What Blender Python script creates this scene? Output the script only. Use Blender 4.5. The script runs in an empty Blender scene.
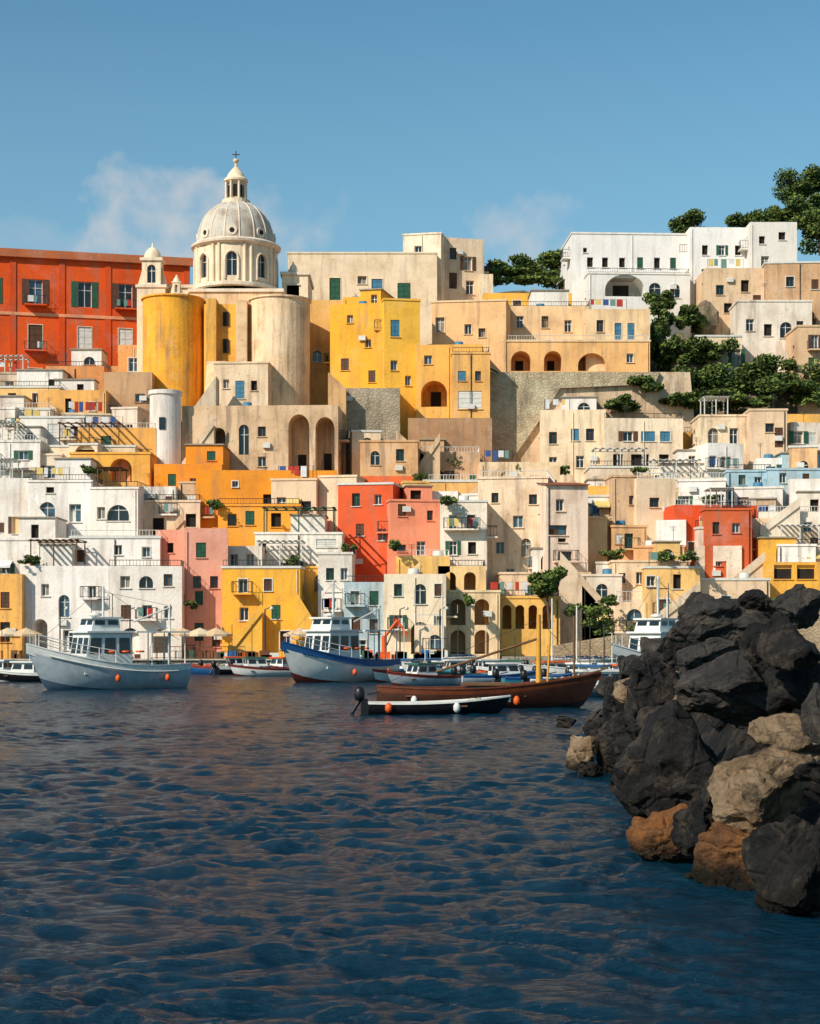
import bpy, math, random, traceback
import numpy as np, bmesh
from mathutils import Matrix, Vector, noise
random.seed(7)
rad=math.radians
ERR=[]
def guard(f):
    try: f()
    except Exception: ERR.append(traceback.format_exc())
# ---------- survey of the harbour: bearings + distances -> metres ----------
F=1700.0; CX=410.0; HY=636.0; CH=3.0
def wx(px,d): return (px-CX)*d/F
def wz(py,d): return CH+(HY-py)*d/F
PROF=[(300,200),(350,188),(400,177),(480,163),(560,152),(640,145),(660,142.5)]
def prof(y):
    return float(np.interp(y,[p[0] for p in PROF],[p[1] for p in PROF]))
def lin(c):
    return tuple(((v/255)/12.92 if v/255<=0.04045 else ((v/255+0.055)/1.055)**2.4) for v in c)

sc=bpy.context.scene
# ---------- materials ----------
MATS={}
def newmat(name):
    m=bpy.data.materials.new(name); m.use_nodes=True
    nt=m.node_tree; b=nt.nodes['Principled BSDF']
    return m,nt,b
def N(nt,t,**k):
    n=nt.nodes.new(t)
    for a,v in k.items(): setattr(n,a,v)
    return n
def mixc(nt,f,a,b,mode='MIX'):
    n=N(nt,'ShaderNodeMix',data_type='RGBA',blend_type=mode)
    for i,v in ((0,f),(6,a),(7,b)):
        if isinstance(v,bpy.types.NodeSocket): nt.links.new(v,n.inputs[i])
        else: n.inputs[i].default_value = v if i==0 else (v[0],v[1],v[2],1)
    return n.outputs[2]
def posn(nt,sx=1,sy=1,sz=1):
    g=N(nt,'ShaderNodeNewGeometry'); m=N(nt,'ShaderNodeMapping')
    m.inputs['Scale'].default_value=(sx,sy,sz)
    nt.links.new(g.outputs['Position'],m.inputs['Vector']); return m.outputs[0]
def noisen(nt,vec,scale,detail=4,rough=.55):
    n=N(nt,'ShaderNodeTexNoise'); n.inputs['Scale'].default_value=scale
    n.inputs['Detail'].default_value=detail; n.inputs['Roughness'].default_value=rough
    nt.links.new(vec,n.inputs['Vector']); return n.outputs['Fac']
def ramp(nt,f,a,b,va=0,vb=1):
    n=N(nt,'ShaderNodeMapRange'); n.inputs[1].default_value=a; n.inputs[2].default_value=b
    n.inputs[3].default_value=va; n.inputs[4].default_value=vb
    nt.links.new(f,n.inputs[0]); return n.outputs[0]
def bump(nt,b,f,st,dist):
    n=N(nt,'ShaderNodeBump'); n.inputs['Strength'].default_value=st; n.inputs['Distance'].default_value=dist
    nt.links.new(f,n.inputs['Height']); nt.links.new(n.outputs[0],b.inputs['Normal'])
def wall(c,wr=1.0):
    k=('wall',c,wr)
    if k in MATS: return MATS[k]
    m,nt,b=newmat('plaster_%d_%d_%d'%c)
    col=lin(c); g=sum(col)/3
    sat=min(1,(max(col)-min(col))*2.2)
    col=(col[0]*.95,col[1]*(.94-.07*sat),col[2]*(.93-.10*sat)); g=sum(col)/3; wr=wr*1.1
    dark=(col[0]*.66+g*.04,col[1]*.6+g*.03,col[2]*.54+g*.03)
    lite=tuple(min(.85,v*.85+.12) for v in col)
    p=posn(nt); ps=posn(nt,1.4,1.4,.16)
    c1=mixc(nt,ramp(nt,noisen(nt,p,.35,6,.62),.46,.7,0,min(1,.7*wr)),col,dark)
    c2=mixc(nt,ramp(nt,noisen(nt,p,.22,7,.7),.54,.64,0,.5*wr),c1,lite)
    c3=mixc(nt,ramp(nt,noisen(nt,ps,1.0,4,.6),.5,.74,0,min(1,.55*wr)),c2,(.24,.17,.12))
    c4=mixc(nt,ramp(nt,noisen(nt,p,2.6,4,.7),.6,.74,0,.5*wr),c3,(.17,.125,.09))
    c5=mixc(nt,ramp(nt,noisen(nt,p,1.2,3),.3,.7,0,.15),c4,(.9,.84,.75),'MULTIPLY')
    nt.links.new(c5,b.inputs['Base Color']); b.inputs['Roughness'].default_value=.92
    b.inputs['Specular IOR Level'].default_value=.2
    bump(nt,b,noisen(nt,p,4,5,.7),.6,.08)
    MATS[k]=m; return m
def stone(c,sc_=1.0):
    k=('stone',c,sc_)
    if k in MATS: return MATS[k]
    m,nt,b=newmat('stone_masonry')
    col=tuple(v*.85 for v in lin(c)); p=posn(nt,1,1,1.5)
    v=N(nt,'ShaderNodeTexVoronoi'); v.inputs['Scale'].default_value=2.4*sc_; nt.links.new(p,v.inputs['Vector'])
    sep=N(nt,'ShaderNodeSeparateColor'); nt.links.new(v.outputs['Color'],sep.inputs[0])
    c1=mixc(nt,ramp(nt,sep.outputs[0],0,1,0,.6),col,tuple(x*.6 for x in col))
    c2=mixc(nt,ramp(nt,noisen(nt,p,.3,6,.65),.45,.65,0,.8),c1,tuple(min(.6,x*1.25+.03) for x in col))
    c3=mixc(nt,ramp(nt,noisen(nt,posn(nt,1,1,.3),.6,6,.7),.52,.7,0,.75),c2,(.11,.095,.065))
    v2=N(nt,'ShaderNodeTexVoronoi',feature='DISTANCE_TO_EDGE'); v2.inputs['Scale'].default_value=2.4*sc_; nt.links.new(p,v2.inputs['Vector'])
    c4=mixc(nt,ramp(nt,v2.outputs['Distance'],0,.06,.4,0),c3,(.1,.085,.07))
    nt.links.new(c4,b.inputs['Base Color']); b.inputs['Roughness'].default_value=.95
    bump(nt,b,ramp(nt,v2.outputs['Distance'],0,.15),.6,.07)
    MATS[k]=m; return m
def plain(name,c,rough=.6,var=.25,metal=0,spec=.4):
    k=(name,c)
    if k in MATS: return MATS[k]
    m,nt,b=newmat(name); col=tuple(v*.9 for v in lin(c))
    p=posn(nt)
    c1=mixc(nt,ramp(nt,noisen(nt,p,2.3,5,.6),.4,.7,0,1),col,tuple(v*(1-var) for v in col))
    nt.links.new(c1,b.inputs['Base Color']); b.inputs['Roughness'].default_value=rough
    b.inputs['Metallic'].default_value=metal; b.inputs['Specular IOR Level'].default_value=spec
    MATS[k]=m; return m
glass=plain('window_glass',(34,42,50),.12,.5,0,.6)
glassb=plain('window_glass_blue',(70,100,120),.15,.5,0,.6)
curtain=plain('curtain',(150,142,130),.5,.5)
frame=plain('white_frame',(225,222,212),.6,.2)
greensh=plain('green_shutter',(38,92,66),.6,.4)
bluesh=plain('blue_shutter',(70,130,160),.6,.3)
brownsh=plain('brown_shutter',(96,62,40),.6,.4)
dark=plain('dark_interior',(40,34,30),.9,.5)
iron=plain('iron_rail',(60,58,56),.6,.3)
roofm=plain('roof_screed',(170,155,135),.9,.35)
tile=plain('roof_tile',(165,95,65),.9,.4)
wood=plain('weathered_wood',(120,85,55),.8,.4)
cloths=[plain('cloth_%d'%i,c,.9,.2) for i,c in enumerate([(225,225,225),(190,60,50),(60,90,150),(230,200,120),(110,150,140)])]
W=(244,240,232);C=(244,226,194);Y=(246,192,84);O=(244,156,48);R=(230,94,36);P=(236,164,142);S=(236,104,58);BL=(168,206,222);T=(222,192,156);G=(184,170,146);PE=(244,202,148)

# ---------- mesh builder ----------
class MB:
    def __init__(s): s.v=[];s.f=[];s.m=[];s.mats=[];s.T=Matrix.Identity(4);s.sm=[]
    def mi(s,m):
        if m not in s.mats: s.mats.append(m)
        return s.mats.index(m)
    def face(s,pts,m,smooth=False):
        i=len(s.v)
        for p in pts: s.v.append(tuple(s.T@Vector(p)))
        s.f.append(tuple(range(i,i+len(pts)))); s.m.append(s.mi(m)); s.sm.append(smooth)
    def grid(s,rows,m,closed=False,smooth=True,mfun=None):
        base=len(s.v); n=len(rows[0])
        for r in rows:
            for p in r: s.v.append(tuple(s.T@Vector(p)))
        for i in range(len(rows)-1):
            for j in range(n if closed else n-1):
                k=(j+1)%n
                s.f.append((base+i*n+j,base+i*n+k,base+(i+1)*n+k,base+(i+1)*n+j))
                s.m.append(s.mi(mfun(i,j) if mfun else m)); s.sm.append(smooth)
    def box(s,x0,x1,y0,y1,z0,z1,m):
        a=[(x0,y0,z0),(x1,y0,z0),(x1,y1,z0),(x0,y1,z0),(x0,y0,z1),(x1,y0,z1),(x1,y1,z1),(x0,y1,z1)]
        i=len(s.v); s.v+= [tuple(s.T@Vector(p)) for p in a]
        for q in ((0,3,2,1),(4,5,6,7),(0,1,5,4),(1,2,6,5),(2,3,7,6),(3,0,4,7)):
            s.f.append(tuple(i+k for k in q)); s.m.append(s.mi(m)); s.sm.append(False)
    def lathe(s,c,prof_,m,n=24,a0=0,a1=2*math.pi,smooth=True):
        full=abs(a1-a0-2*math.pi)<1e-6; k=n if full else n+1
        rows=[[(c[0]+r*math.cos(a0+(a1-a0)*j/n),c[1]+r*math.sin(a0+(a1-a0)*j/n),c[2]+z) for j in range(k)] for r,z in prof_]
        s.grid(rows,m,closed=full,smooth=smooth)
    def rod(s,a,b,r,m,n=6,r2=None):
        a=Vector(a);b=Vector(b);r2=r if r2 is None else r2; d=(b-a)
        if d.length<1e-5: return
        q=d.to_track_quat('Z','Y'); rows=[]
        for p,rr in ((a,r),(b,r2)):
            rows.append([tuple(p+q@Vector((rr*math.cos(2*math.pi*j/n),rr*math.sin(2*math.pi*j/n),0))) for j in range(n)])
        s.grid(rows,m,closed=True,smooth=n>5)
        s.face(rows[1],m); s.face(rows[0][::-1],m)
    def obj(s,name,loc=None,parent=None):
        me=bpy.data.meshes.new(name)
        o=Vector(loc) if loc else Vector((0,0,0))
        me.from_pydata([tuple(Vector(p)-o) for p in s.v],[],s.f)
        for m in s.mats: me.materials.append(m)
        me.polygons.foreach_set('material_index',s.m); me.polygons.foreach_set('use_smooth',s.sm)
        me.update()
        ob=bpy.data.objects.new(name,me); ob.location=o; sc.collection.objects.link(ob)
        if parent: ob.parent=parent
        return ob

# ---------- camera / light / sky ----------
AZ=45; EL=36   # sun to the left, behind the viewer
sd=Vector((-math.sin(rad(AZ))*math.cos(rad(EL)),-math.cos(rad(AZ))*math.cos(rad(EL)),math.sin(rad(EL))))
L=bpy.data.lights.new('sun','SUN'); L.energy=5.0; L.angle=rad(.5); L.color=(1,.90,.77); lo=bpy.data.objects.new('sun',L); sc.collection.objects.link(lo); lo.rotation_euler=sd.to_track_quat('Z','Y').to_euler()
def world():
    w=bpy.data.worlds.new('World'); sc.world=w; w.use_nodes=True; nt=w.node_tree; bg=nt.nodes['Background']
    sky=N(nt,'ShaderNodeTexSky',sky_type='NISHITA'); sky.sun_disc=False; sky.sun_elevation=rad(EL); sky.sun_rotation=math.atan2(sd.x,sd.y); sky.air_density=1.0; sky.dust_density=.6; sky.ozone_density=1.4
    tc=N(nt,'ShaderNodeTexCoord'); col=mixc(nt,1.0,sky.outputs[0],(.92,1.42,1.42),'MULTIPLY')
    sz_=N(nt,'ShaderNodeSeparateXYZ'); nt.links.new(tc.outputs['Generated'],sz_.inputs[0])
    col=mixc(nt,ramp(nt,sz_.outputs[2],.12,.34,.5,0),col,(3.6,5.9,7.3))
    for px,py,sx,sz,st in((172,224,.044,.02,.9),(262,222,.026,.018,.45),(522,240,.026,.018,.6),(60,240,.05,.012,.25)):
        dv=Vector(((px-CX)/F,1,(HY-py)/F)).normalized()
        sb=N(nt,'ShaderNodeVectorMath',operation='SUBTRACT'); nt.links.new(tc.outputs['Generated'],sb.inputs[0]); sb.inputs[1].default_value=dv
        ml_=N(nt,'ShaderNodeVectorMath',operation='MULTIPLY'); nt.links.new(sb.outputs[0],ml_.inputs[0]); ml_.inputs[1].default_value=(1/sx,.5/sx,1/sz)
        ln=N(nt,'ShaderNodeVectorMath',operation='LENGTH'); nt.links.new(ml_.outputs[0],ln.inputs[0])
        nz=noisen(nt,tc.outputs['Generated'],34,5,.5)
        sm_=N(nt,'ShaderNodeMath',operation='SUBTRACT'); nt.links.new(ramp(nt,nz,.3,.7,0,1.7),sm_.inputs[0]); nt.links.new(ln.outputs['Value'],sm_.inputs[1])
        col=mixc(nt,ramp(nt,sm_.outputs[0],-.5,1.0,0,st),col,(7.6,7.5,7.5))
    nt.links.new(col,bg.inputs['Color']); bg.inputs['Strength'].default_value=.085
guard(world)
cam=bpy.data.cameras.new('camera'); co_=bpy.data.objects.new('camera',cam); sc.collection.objects.link(co_); sc.camera=co_
co_.location=(0,0,CH); co_.rotation_euler=(rad(90),0,0); cam.sensor_width=36; cam.sensor_fit='AUTO'; cam.lens=F/1024*36; cam.shift_y=(HY-512)/1024; cam.clip_end=12000; cam.clip_start=.1
sc.view_settings.view_transform='Standard'; sc.view_settings.look='None'; sc.view_settings.exposure=0

def railing(mb,p0,p1,h=.95,m=None,step=.28):
    m=m or iron; p0=Vector(p0);p1=Vector(p1); L=(p1-p0).length
    if L<.2: return
    u=Vector((0,0,h))
    mb.rod(p0+u,p1+u,.03,m,4); mb.rod(p0+u*.1,p1+u*.1,.02,m,4)
    n=max(1,int(L/step))
    for i in range(n+1):
        q=p0+(p1-p0)*i/n; mb.rod(q,q+u,.016 if i%6 else .03,m,3)

def facade(mb,Pf,w,h,ops,wm,trim=None):
    ok=[]
    for o in ops:
        u0,u1,v0,v1,k=o
        if u0<.12 or u1>w-.12 or v0<.02 or v1>h-.1 or u1-u0<.2: continue
        if any(not(u1<a[0]-.05 or u0>a[1]+.05 or v1<a[2]-.05 or v0>a[3]+.05) for a in ok): continue
        ok.append(o)
    us=sorted(set([0,w]+[round(x,4) for o in ok for x in o[:2]])); vs=sorted(set([0,h]+[round(x,4) for o in ok for x in o[2:4]]))
    for j in range(len(vs)-1):
        vm=(vs[j]+vs[j+1])/2; start=None
        for i in range(len(us)):
            solid = i<len(us)-1 and not any(o[0]<(us[i]+us[i+1])/2<o[1] and o[2]<vm<o[3] for o in ok)
            if solid and start is None: start=us[i]
            if not solid and start is not None:
                mb.face([Pf(start,vs[j],0),Pf(us[i],vs[j],0),Pf(us[i],vs[j+1],0),Pf(start,vs[j+1],0)],wm); start=None
    def bx(u0,u1,v0,v1,n0,n1,m):
        a=[Pf(u0,v0,n1),Pf(u1,v0,n1),Pf(u1,v1,n1),Pf(u0,v1,n1)]
        b=[Pf(u0,v0,n0),Pf(u1,v0,n0),Pf(u1,v1,n0),Pf(u0,v1,n0)]
        mb.face(a,m)
        for i in range(4):
            k=(i+1)%4; mb.face([a[k],a[i],b[i],b[k]],m)
    for u0,u1,v0,v1,k in ok:
        arch=k[0] in 'aA'; r=.34 if k[0]!='a' else 3.0
        ww=u1-u0; hh=v1-v0
        if arch:
            ra=ww/2; rh=min(ra,hh*.7)*(1.25 if k[-1]=='p' else 1); uc=(u0+u1)/2; pts=[]
            for q in range(13):
                t=math.pi-math.pi*q/12; pts.append((uc+ra*math.cos(t),v1-rh+rh*math.sin(t)))
            mb.face([Pf(u0,v1,0)]+[Pf(a,b,0) for a,b in pts[:7]],wm)
            mb.face([Pf(u1,v1,0)]+[Pf(a,b,0) for a,b in pts[6:]],wm)
            out=[(u0,v0)]+pts+[(u1,v0)]
        else: out=[(u0,v0),(u0,v1),(u1,v1),(u1,v0)]
        for i in range(len(out)):
            a=out[i];b=out[(i+1)%len(out)]
            mb.face([Pf(a[0],a[1],0),Pf(b[0],b[1],0),Pf(b[0],b[1],-r),Pf(a[0],a[1],-r)],wm)
        if k[0]=='a':
            mb.face([Pf(a,b,-r) for a,b in out],wm)
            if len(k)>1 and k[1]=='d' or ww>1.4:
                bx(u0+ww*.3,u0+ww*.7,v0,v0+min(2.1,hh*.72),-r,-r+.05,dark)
            if 'r' in k: railing(mb,Pf(u0,v0,-.1),Pf(u1,v0,-.1))
            continue
        gm=random.choice([glass,glass,glass,curtain,glassb])
        c=k[0]
        if c=='k': gm=dark
        mb.face([Pf(a,b,-r) for a,b in out],gm)
        if c in 'wsAndu':
            fm=frame if c!='d' else random.choice([brownsh,greensh,frame])
            if c=='w' and random.random()<.35: fm=random.choice([brownsh,greensh,wood])
            t=.07
            if not arch:
                bx(u0,u0+t,v0,v1,-r,-r+.06,fm); bx(u1-t,u1,v0,v1,-r,-r+.06,fm)
                bx(u0+t,u1-t,v1-t,v1,-r,-r+.06,fm); bx(u0+t,u1-t,v0,v0+t,-r,-r+.06,fm)
            bx(u0+ww/2-.035,u0+ww/2+.035,v0+t,v1-t,-r,-r+.055,fm)
            if hh>1.2: bx(u0+t,u0+ww/2-.035,v0+hh*.66,v0+hh*.66+.06,-r,-r+.055,fm); bx(u0+ww/2+.035,u1-t,v0+hh*.66,v0+hh*.66+.06,-r,-r+.055,fm)
        if c=='d':
            bx(u0+.07,u0+ww/2-.035,v0+.07,v0+hh*.62,-r,-r+.04,fm)
        if c in 'gbBt':
            sm={'g':greensh,'b':brownsh,'B':bluesh,'t':frame}[c]
            for a,b in ((u0+.02,u0+ww/2-.015),(u0+ww/2+.015,u1-.02)):
                bx(a,b,v0+.02,v1-.02,-.12,-.07,sm)
                for q in range(4): 
                    vv=v0+hh*(q+.5)/4; bx(a+.06,b-.06,vv-hh*.03,vv+hh*.03,-.07,-.045,sm)
        if c in 'su':
            sm=greensh if c=='s' else brownsh
            for a,b in ((u0-ww*.46,u0-.02),(u1+.02,u1+ww*.46)): bx(a,b,v0,v1,.0,.05,sm)
        elif not arch and c!='k' and trim is not wm and random.random()<.6:
            tm=trim or frame; t=.08
            bx(u0-t,u0,v0,v1+t,0,.045,tm); bx(u1,u1+t,v0,v1+t,0,.045,tm); bx(u0,u1,v1,v1+t,0,.045,tm)
        if hh<1.9: bx(u0-.1,u1+.1,v0-.07,v0,0,.12,trim or frame)
        if 'o' in k:
            e=.45; bx(u0-e,u1+e,v0-.16,v0-.01,0,.95,wm)
            railing(mb,Pf(u0-e,v0,.9),Pf(u1+e,v0,.9)); railing(mb,Pf(u0-e,v0,.9),Pf(u0-e,v0,.02)); railing(mb,Pf(u1+e,v0,.9),Pf(u1+e,v0,.02))
            if random.random()<.6:
                for q in range(3):
                    uu=u0-e+ (ww+2*e)*random.random()*.7; bx(uu,uu+.4,v0+.2,v0+.92,.96,.99,random.choice(cloths))
        if 'x' in k:
            am=random.choice([cloths[0],cloths[3],greensh]); mb.face([Pf(u0-.2,v1+.25,.03),Pf(u1+.2,v1+.25,.03),Pf(u1+.2,v1-.25,.95),Pf(u0-.2,v1-.25,.95)],am)
            mb.face([Pf(u0-.2,v1-.25,.95),Pf(u1+.2,v1-.25,.95),Pf(u1+.2,v1-.42,.96),Pf(u0-.2,v1-.42,.96)],am)

def antenna(mb,x,y,z,h):
    mb.rod((x,y,z),(x,y,z+h),.025,iron,4)
    for q in range(4):
        mb.rod((x-.35+.05*q,y,z+h-.12*q-.05),(x+.35-.05*q,y,z+h-.12*q-.05),.015,iron,3)
    mb.rod((x,y-.3,z+h-.3),(x,y+.3,z+h-.3),.015,iron,3)
def pergola(mb,x0,x1,y0,y1,z,h,m,slats=8,pm=None):
    pm=pm or m
    for x in (x0,(x0+x1)/2,x1):
        for y in (y0,y1): mb.rod((x,y,z),(x,y,z+h),.06,pm,5)
    mb.rod((x0-.2,y0,z+h),(x1+.2,y0,z+h),.06,pm,4); mb.rod((x0-.2,y1,z+h),(x1+.2,y1,z+h),.06,pm,4)
    for i in range(slats):
        x=x0+(x1-x0)*i/(slats-1); mb.box(x-.12,x+.12,y0-.3,y1+.3,z+h+.07,z+h+.1,m)
def laundry(mb,x0,x1,y,z):
    mb.rod((x0,y,z),(x0,y,z+1.9),.03,iron,4); mb.rod((x1,y,z),(x1,y,z+1.9),.03,iron,4); mb.rod((x0,y,z+1.85),(x1,y,z+1.85),.012,iron,3)
    x=x0+.1
    while x<x1-.6:
        w_=random.uniform(.3,.7); mb.box(x,x+w_,y-.01,y+.01,z+1.85-random.uniform(.5,1.1),z+1.84,random.choice(cloths+[cloths[0]])); x+=w_+random.uniform(.05,.4)

def house(name,x0,x1,yt,yb,col,rot=0,D=9,d=None,w=(),auto=None,roof='par',drop=8,mat=None,trim=None,cl=1.0,side='w',rail=False,corn=None,wr=1.0,perg=None,kinds='wwgbtsunkw'):
    d=d or prof(yb); r=rad(rot)
    X0=wx(x0,d); Wd=((x1-CX)*d/F-X0)/(math.cos(r)-(x1-CX)/F*math.sin(r))
    zb=wz(yb,d)-drop; H=wz(yt,d)-zb
    wm=mat or wall(col,wr)
    if corn is None: corn=random.random()<.5
    if trim: tm=wall(trim,.6)
    else: tm=random.choice([frame,wm,wm])
    mb=MB(); mb.T=Matrix.Translation((X0,d,zb))@Matrix.Rotation(r,4,'Z')
    ppm=F/d
    def U(px): return (px-x0)/(x1-x0)*Wd
    ops=[]
    for cx_,cy_,pw,ph,k in w:
        ww=pw/(x1-x0)*Wd; v=wz(cy_,d)-zb; ops.append((U(cx_)-ww/2,U(cx_)+ww/2,v-ph/ppm/2,v+ph/ppm/2,k))
    vis=H-drop
    def autow(L,rows,cols,base,top,kinds):
        res=[]
        fh=(top-base)/rows
        for i in range(rows):
            for j in range(cols):
                if random.random()<.2: continue
                k=random.choice(kinds); ww=random.uniform(.65,1.1); hh=min(fh*.6,random.choice([.9,1.25,1.5,2.0,2.1]))
                uc=L*(j+.5+random.uniform(-.2,.2))/cols; v0=base+fh*i+(fh-hh)*random.uniform(.3,.65)
                if hh>1.8: v0=base+fh*i+.25
                if hh>1.2 and random.random()<.4: k+='o'
                elif random.random()<.1: k+='x'
                if random.random()<.14: k='A'; ww*=1.3
                elif random.random()<.1: k='a'; ww=2.1;hh=min(2.3,fh*.8)
                res.append((uc-ww/2,uc+ww/2,v0,v0+hh,k))
        return res
    if auto: ops+=autow(Wd,auto[0],auto[1],drop+.2,H-.3,auto[2] if len(auto)>2 else kinds)
    facade(mb,lambda u,v,n:(u,-n,v),Wd,H,ops,wm,tm)
    sr=max(1,int(vis/3.2)); scn=max(1,int(D/3.6))
    so=autow(D,sr,scn,drop+.2,max(H-.3,drop+2),side+'w') if side else []
    so2=autow(D,sr,scn,drop+.2,max(H-.3,drop+2),side+'w') if side else []
    facade(mb,lambda u,v,n:(Wd+n,u,v),D,H,so,wm,tm)
    facade(mb,lambda u,v,n:(-n,D-u,v),D,H,so2,wm,tm)
    facade(mb,lambda u,v,n:(Wd-u,D+n,v),Wd,H,[],wm)
    def ring(o0,o1,z0,z1,m):
        def rc(o,z): return [(-o,-o,z),(Wd+o,-o,z),(Wd+o,D+o,z),(-o,D+o,z)]
        a=rc(o0,z0);b=rc(o1,z1)
        for i in range(4):
            k=(i+1)%4; mb.face([a[i],a[k],b[k],b[i]],m)
    if roof=='par':
        if corn:
            ring(0.001,.09,H-.22,H-.2,tm); ring(.09,.09,H-.2,H,tm); ring(.09,-.28,H,H+.01,tm)
        else: ring(0,-.28,H,H+.01,wm)
        ring(-.28,-.28,H+.01,H-.6,wm); mb.face([(.28,.28,H-.6),(Wd-.28,.28,H-.6),(Wd-.28,D-.28,H-.6),(.28,D-.28,H-.6)],roofm)
        zr=H-.6
    elif roof=='gable':
        hh=min(D,Wd)*.16
        mb.face([(-.25,-.3,H),(Wd+.25,-.3,H),(Wd+.25,D/2,H+hh),(-.25,D/2,H+hh)],tile)
        mb.face([(-.25,D+.3,H),(-.25,D/2,H+hh),(Wd+.25,D/2,H+hh),(Wd+.25,D+.3,H)],tile)
        mb.face([(0,0,H),(0,D/2,H+hh*.96),(0,D,H)],wm); mb.face([(Wd,0,H),(Wd,D,H),(Wd,D/2,H+hh*.96)],wm); zr=H
        mb.box(-.1,Wd+.1,-.35,-.3,H-.08,H+.02,tile)
    if roof=='par':
        if rail or random.random()<.2*cl:
            z=H+.01; rm=random.choice([iron,frame,iron])
            railing(mb,(.1,.1,z),(Wd-.1,.1,z),.5,rm); railing(mb,(Wd-.1,.1,z),(Wd-.1,D-.1,z),.5,rm)
        if random.random()<.6*cl and Wd>3: antenna(mb,random.uniform(.5,Wd-.5),random.uniform(1,D-1),zr,random.uniform(1.6,2.8))
        if random.random()<.5*cl and Wd>4.5:
            rw=random.uniform(.35,.6)*Wd; x=random.uniform(.1,Wd-rw-.1); yy=random.uniform(2.2,3.5); rh=random.uniform(2.0,2.9); m2=random.choice([wm,wm,wall(W,.8)])
            T0=mb.T.copy(); mb.T=T0@Matrix.Translation((x,yy,zr))
            facade(mb,lambda u,v,n:(u,-n,v),rw,rh,autow(rw,1,max(1,int(rw/2.2)),.1,rh,'wdkg'),m2,tm); facade(mb,lambda u,v,n:(rw+n,u,v),max(1,D-yy-.4),rh,[],m2); facade(mb,lambda u,v,n:(-n,max(1,D-yy-.4)-u,v),max(1,D-yy-.4),rh,[],m2)
            mb.box(-.12,rw+.12,-.15,max(1,D-yy-.4)+.1,rh+.002,rh+.13,roofm); mb.T=T0
        if random.random()<.25*cl and Wd>3:
            x=random.uniform(1,Wd-1); mb.lathe((x,1.5,zr),[(0.001,0),(.45,0),(.5,.5),(.45,1.1),(.001,1.15)],random.choice([frame,bluesh]),10)
        if random.random()<.22*cl and Wd>4: laundry(mb,.5,min(Wd-.5,random.uniform(3,5)),1.0,zr)
        if perg: pergola(mb,Wd*perg[0],Wd*perg[1],.5,3.4,zr,2.8,perg[2])
        elif random.random()<.1*cl and Wd>4: pergola(mb,.6,Wd*.6,.5,3,zr,2.4,random.choice([wood,frame]))
    if cl>=.5 and Wd>5 and vis>5 and random.random()<.5:
        lw=random.uniform(.3,.5)*Wd; x=random.choice([.15,Wd-lw-.15]); dep=random.uniform(1.0,1.9); lh=drop+random.uniform(.25,.42)*vis
        m2=random.choice([wm,wm,wall(W,.8),wall(C,.8)]); T0=mb.T.copy(); mb.T=T0@Matrix.Translation((x,-dep,0))
        facade(mb,lambda u,v,n:(u,-n,v),lw,lh,autow(lw,1,max(1,int(lw/2)),drop+.1,lh-.2,'wdkAg'),m2,tm); facade(mb,lambda u,v,n:(lw+n,u,v),dep-.01,lh,[],m2); facade(mb,lambda u,v,n:(-n,dep-.01-u,v),dep-.01,lh,[],m2)
        mb.face([(0,0,lh),(lw,0,lh),(lw,dep-.01,lh),(0,dep-.01,lh)],roofm); railing(mb,(.05,.05,lh),(lw-.05,.05,lh),.9,random.choice([iron,frame])); mb.T=T0
    if random.random()<.6 and Wd>3:
        x=random.choice([.25,Wd-.25,Wd*.5]); mb.rod((x,-.07,drop*.5),(x,-.07,H-.3),.045,random.choice([tm,iron,wm]),5)
    if random.random()<.35:
        x=random.uniform(.5,max(.6,Wd-1.2)); z=drop+random.uniform(.5,max(.6,vis-1)); mb.box(x,x+.75,-.32,-.02,z,z+.5,frame)
    return mb.obj(name,(X0,d,zb))

def prism(name,pts,d,th,mat,zoff=0,parent=None):
    mb=MB(); P_=[(wx(a,d),wz(b,d)+zoff) for a,b in pts]
    ar=sum(P_[i][0]*P_[(i+1)%len(P_)][1]-P_[(i+1)%len(P_)][0]*P_[i][1] for i in range(len(P_)))
    if ar<0: P_=P_[::-1]
    mb.face([(a,d,b) for a,b in P_],mat); mb.face([(a,d+th,b) for a,b in P_][::-1],mat)
    for i in range(len(P_)):
        a=P_[i];b=P_[(i+1)%len(P_)]; mb.face([(b[0],d,b[1]),(a[0],d,a[1]),(a[0],d+th,a[1]),(b[0],d+th,b[1])],mat)
    return mb.obj(name,(P_[0][0],d,P_[0][1]),parent)
def stairs(name,xa,ya,xb,yb,d,wd,mat):
    X0,Z0,X1,Z1=wx(xa,d),wz(ya,d),wx(xb,d),wz(yb,d); n=max(4,int(abs(Z1-Z0)/.19)); mb=MB()
    for i in range(n):
        a=X0+(X1-X0)*i/n;b=X0+(X1-X0)*(i+1)/n; z=Z0+(Z1-Z0)*(i+1)/n
        mb.box(min(a,b),max(a,b),d,d+wd,Z0-3,z,mat)
    P_=[(X0,Z0-.1),(X1,Z1-.1),(X1,Z1+.75),(X0,Z0+.75)]
    if X1<X0: P_=P_[::-1]
    y0,y1=d-.16,d-.003
    mb.face([(a,y0,b) for a,b in P_],mat); mb.face([(a,y1,b) for a,b in P_][::-1],mat)
    for i in range(4):
        a=P_[i];b=P_[(i+1)%4]; mb.face([(b[0],y0,b[1]),(a[0],y0,a[1]),(a[0],y1,a[1]),(b[0],y1,b[1])],mat)
    return mb.obj(name,(X0,d,Z0))

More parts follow.
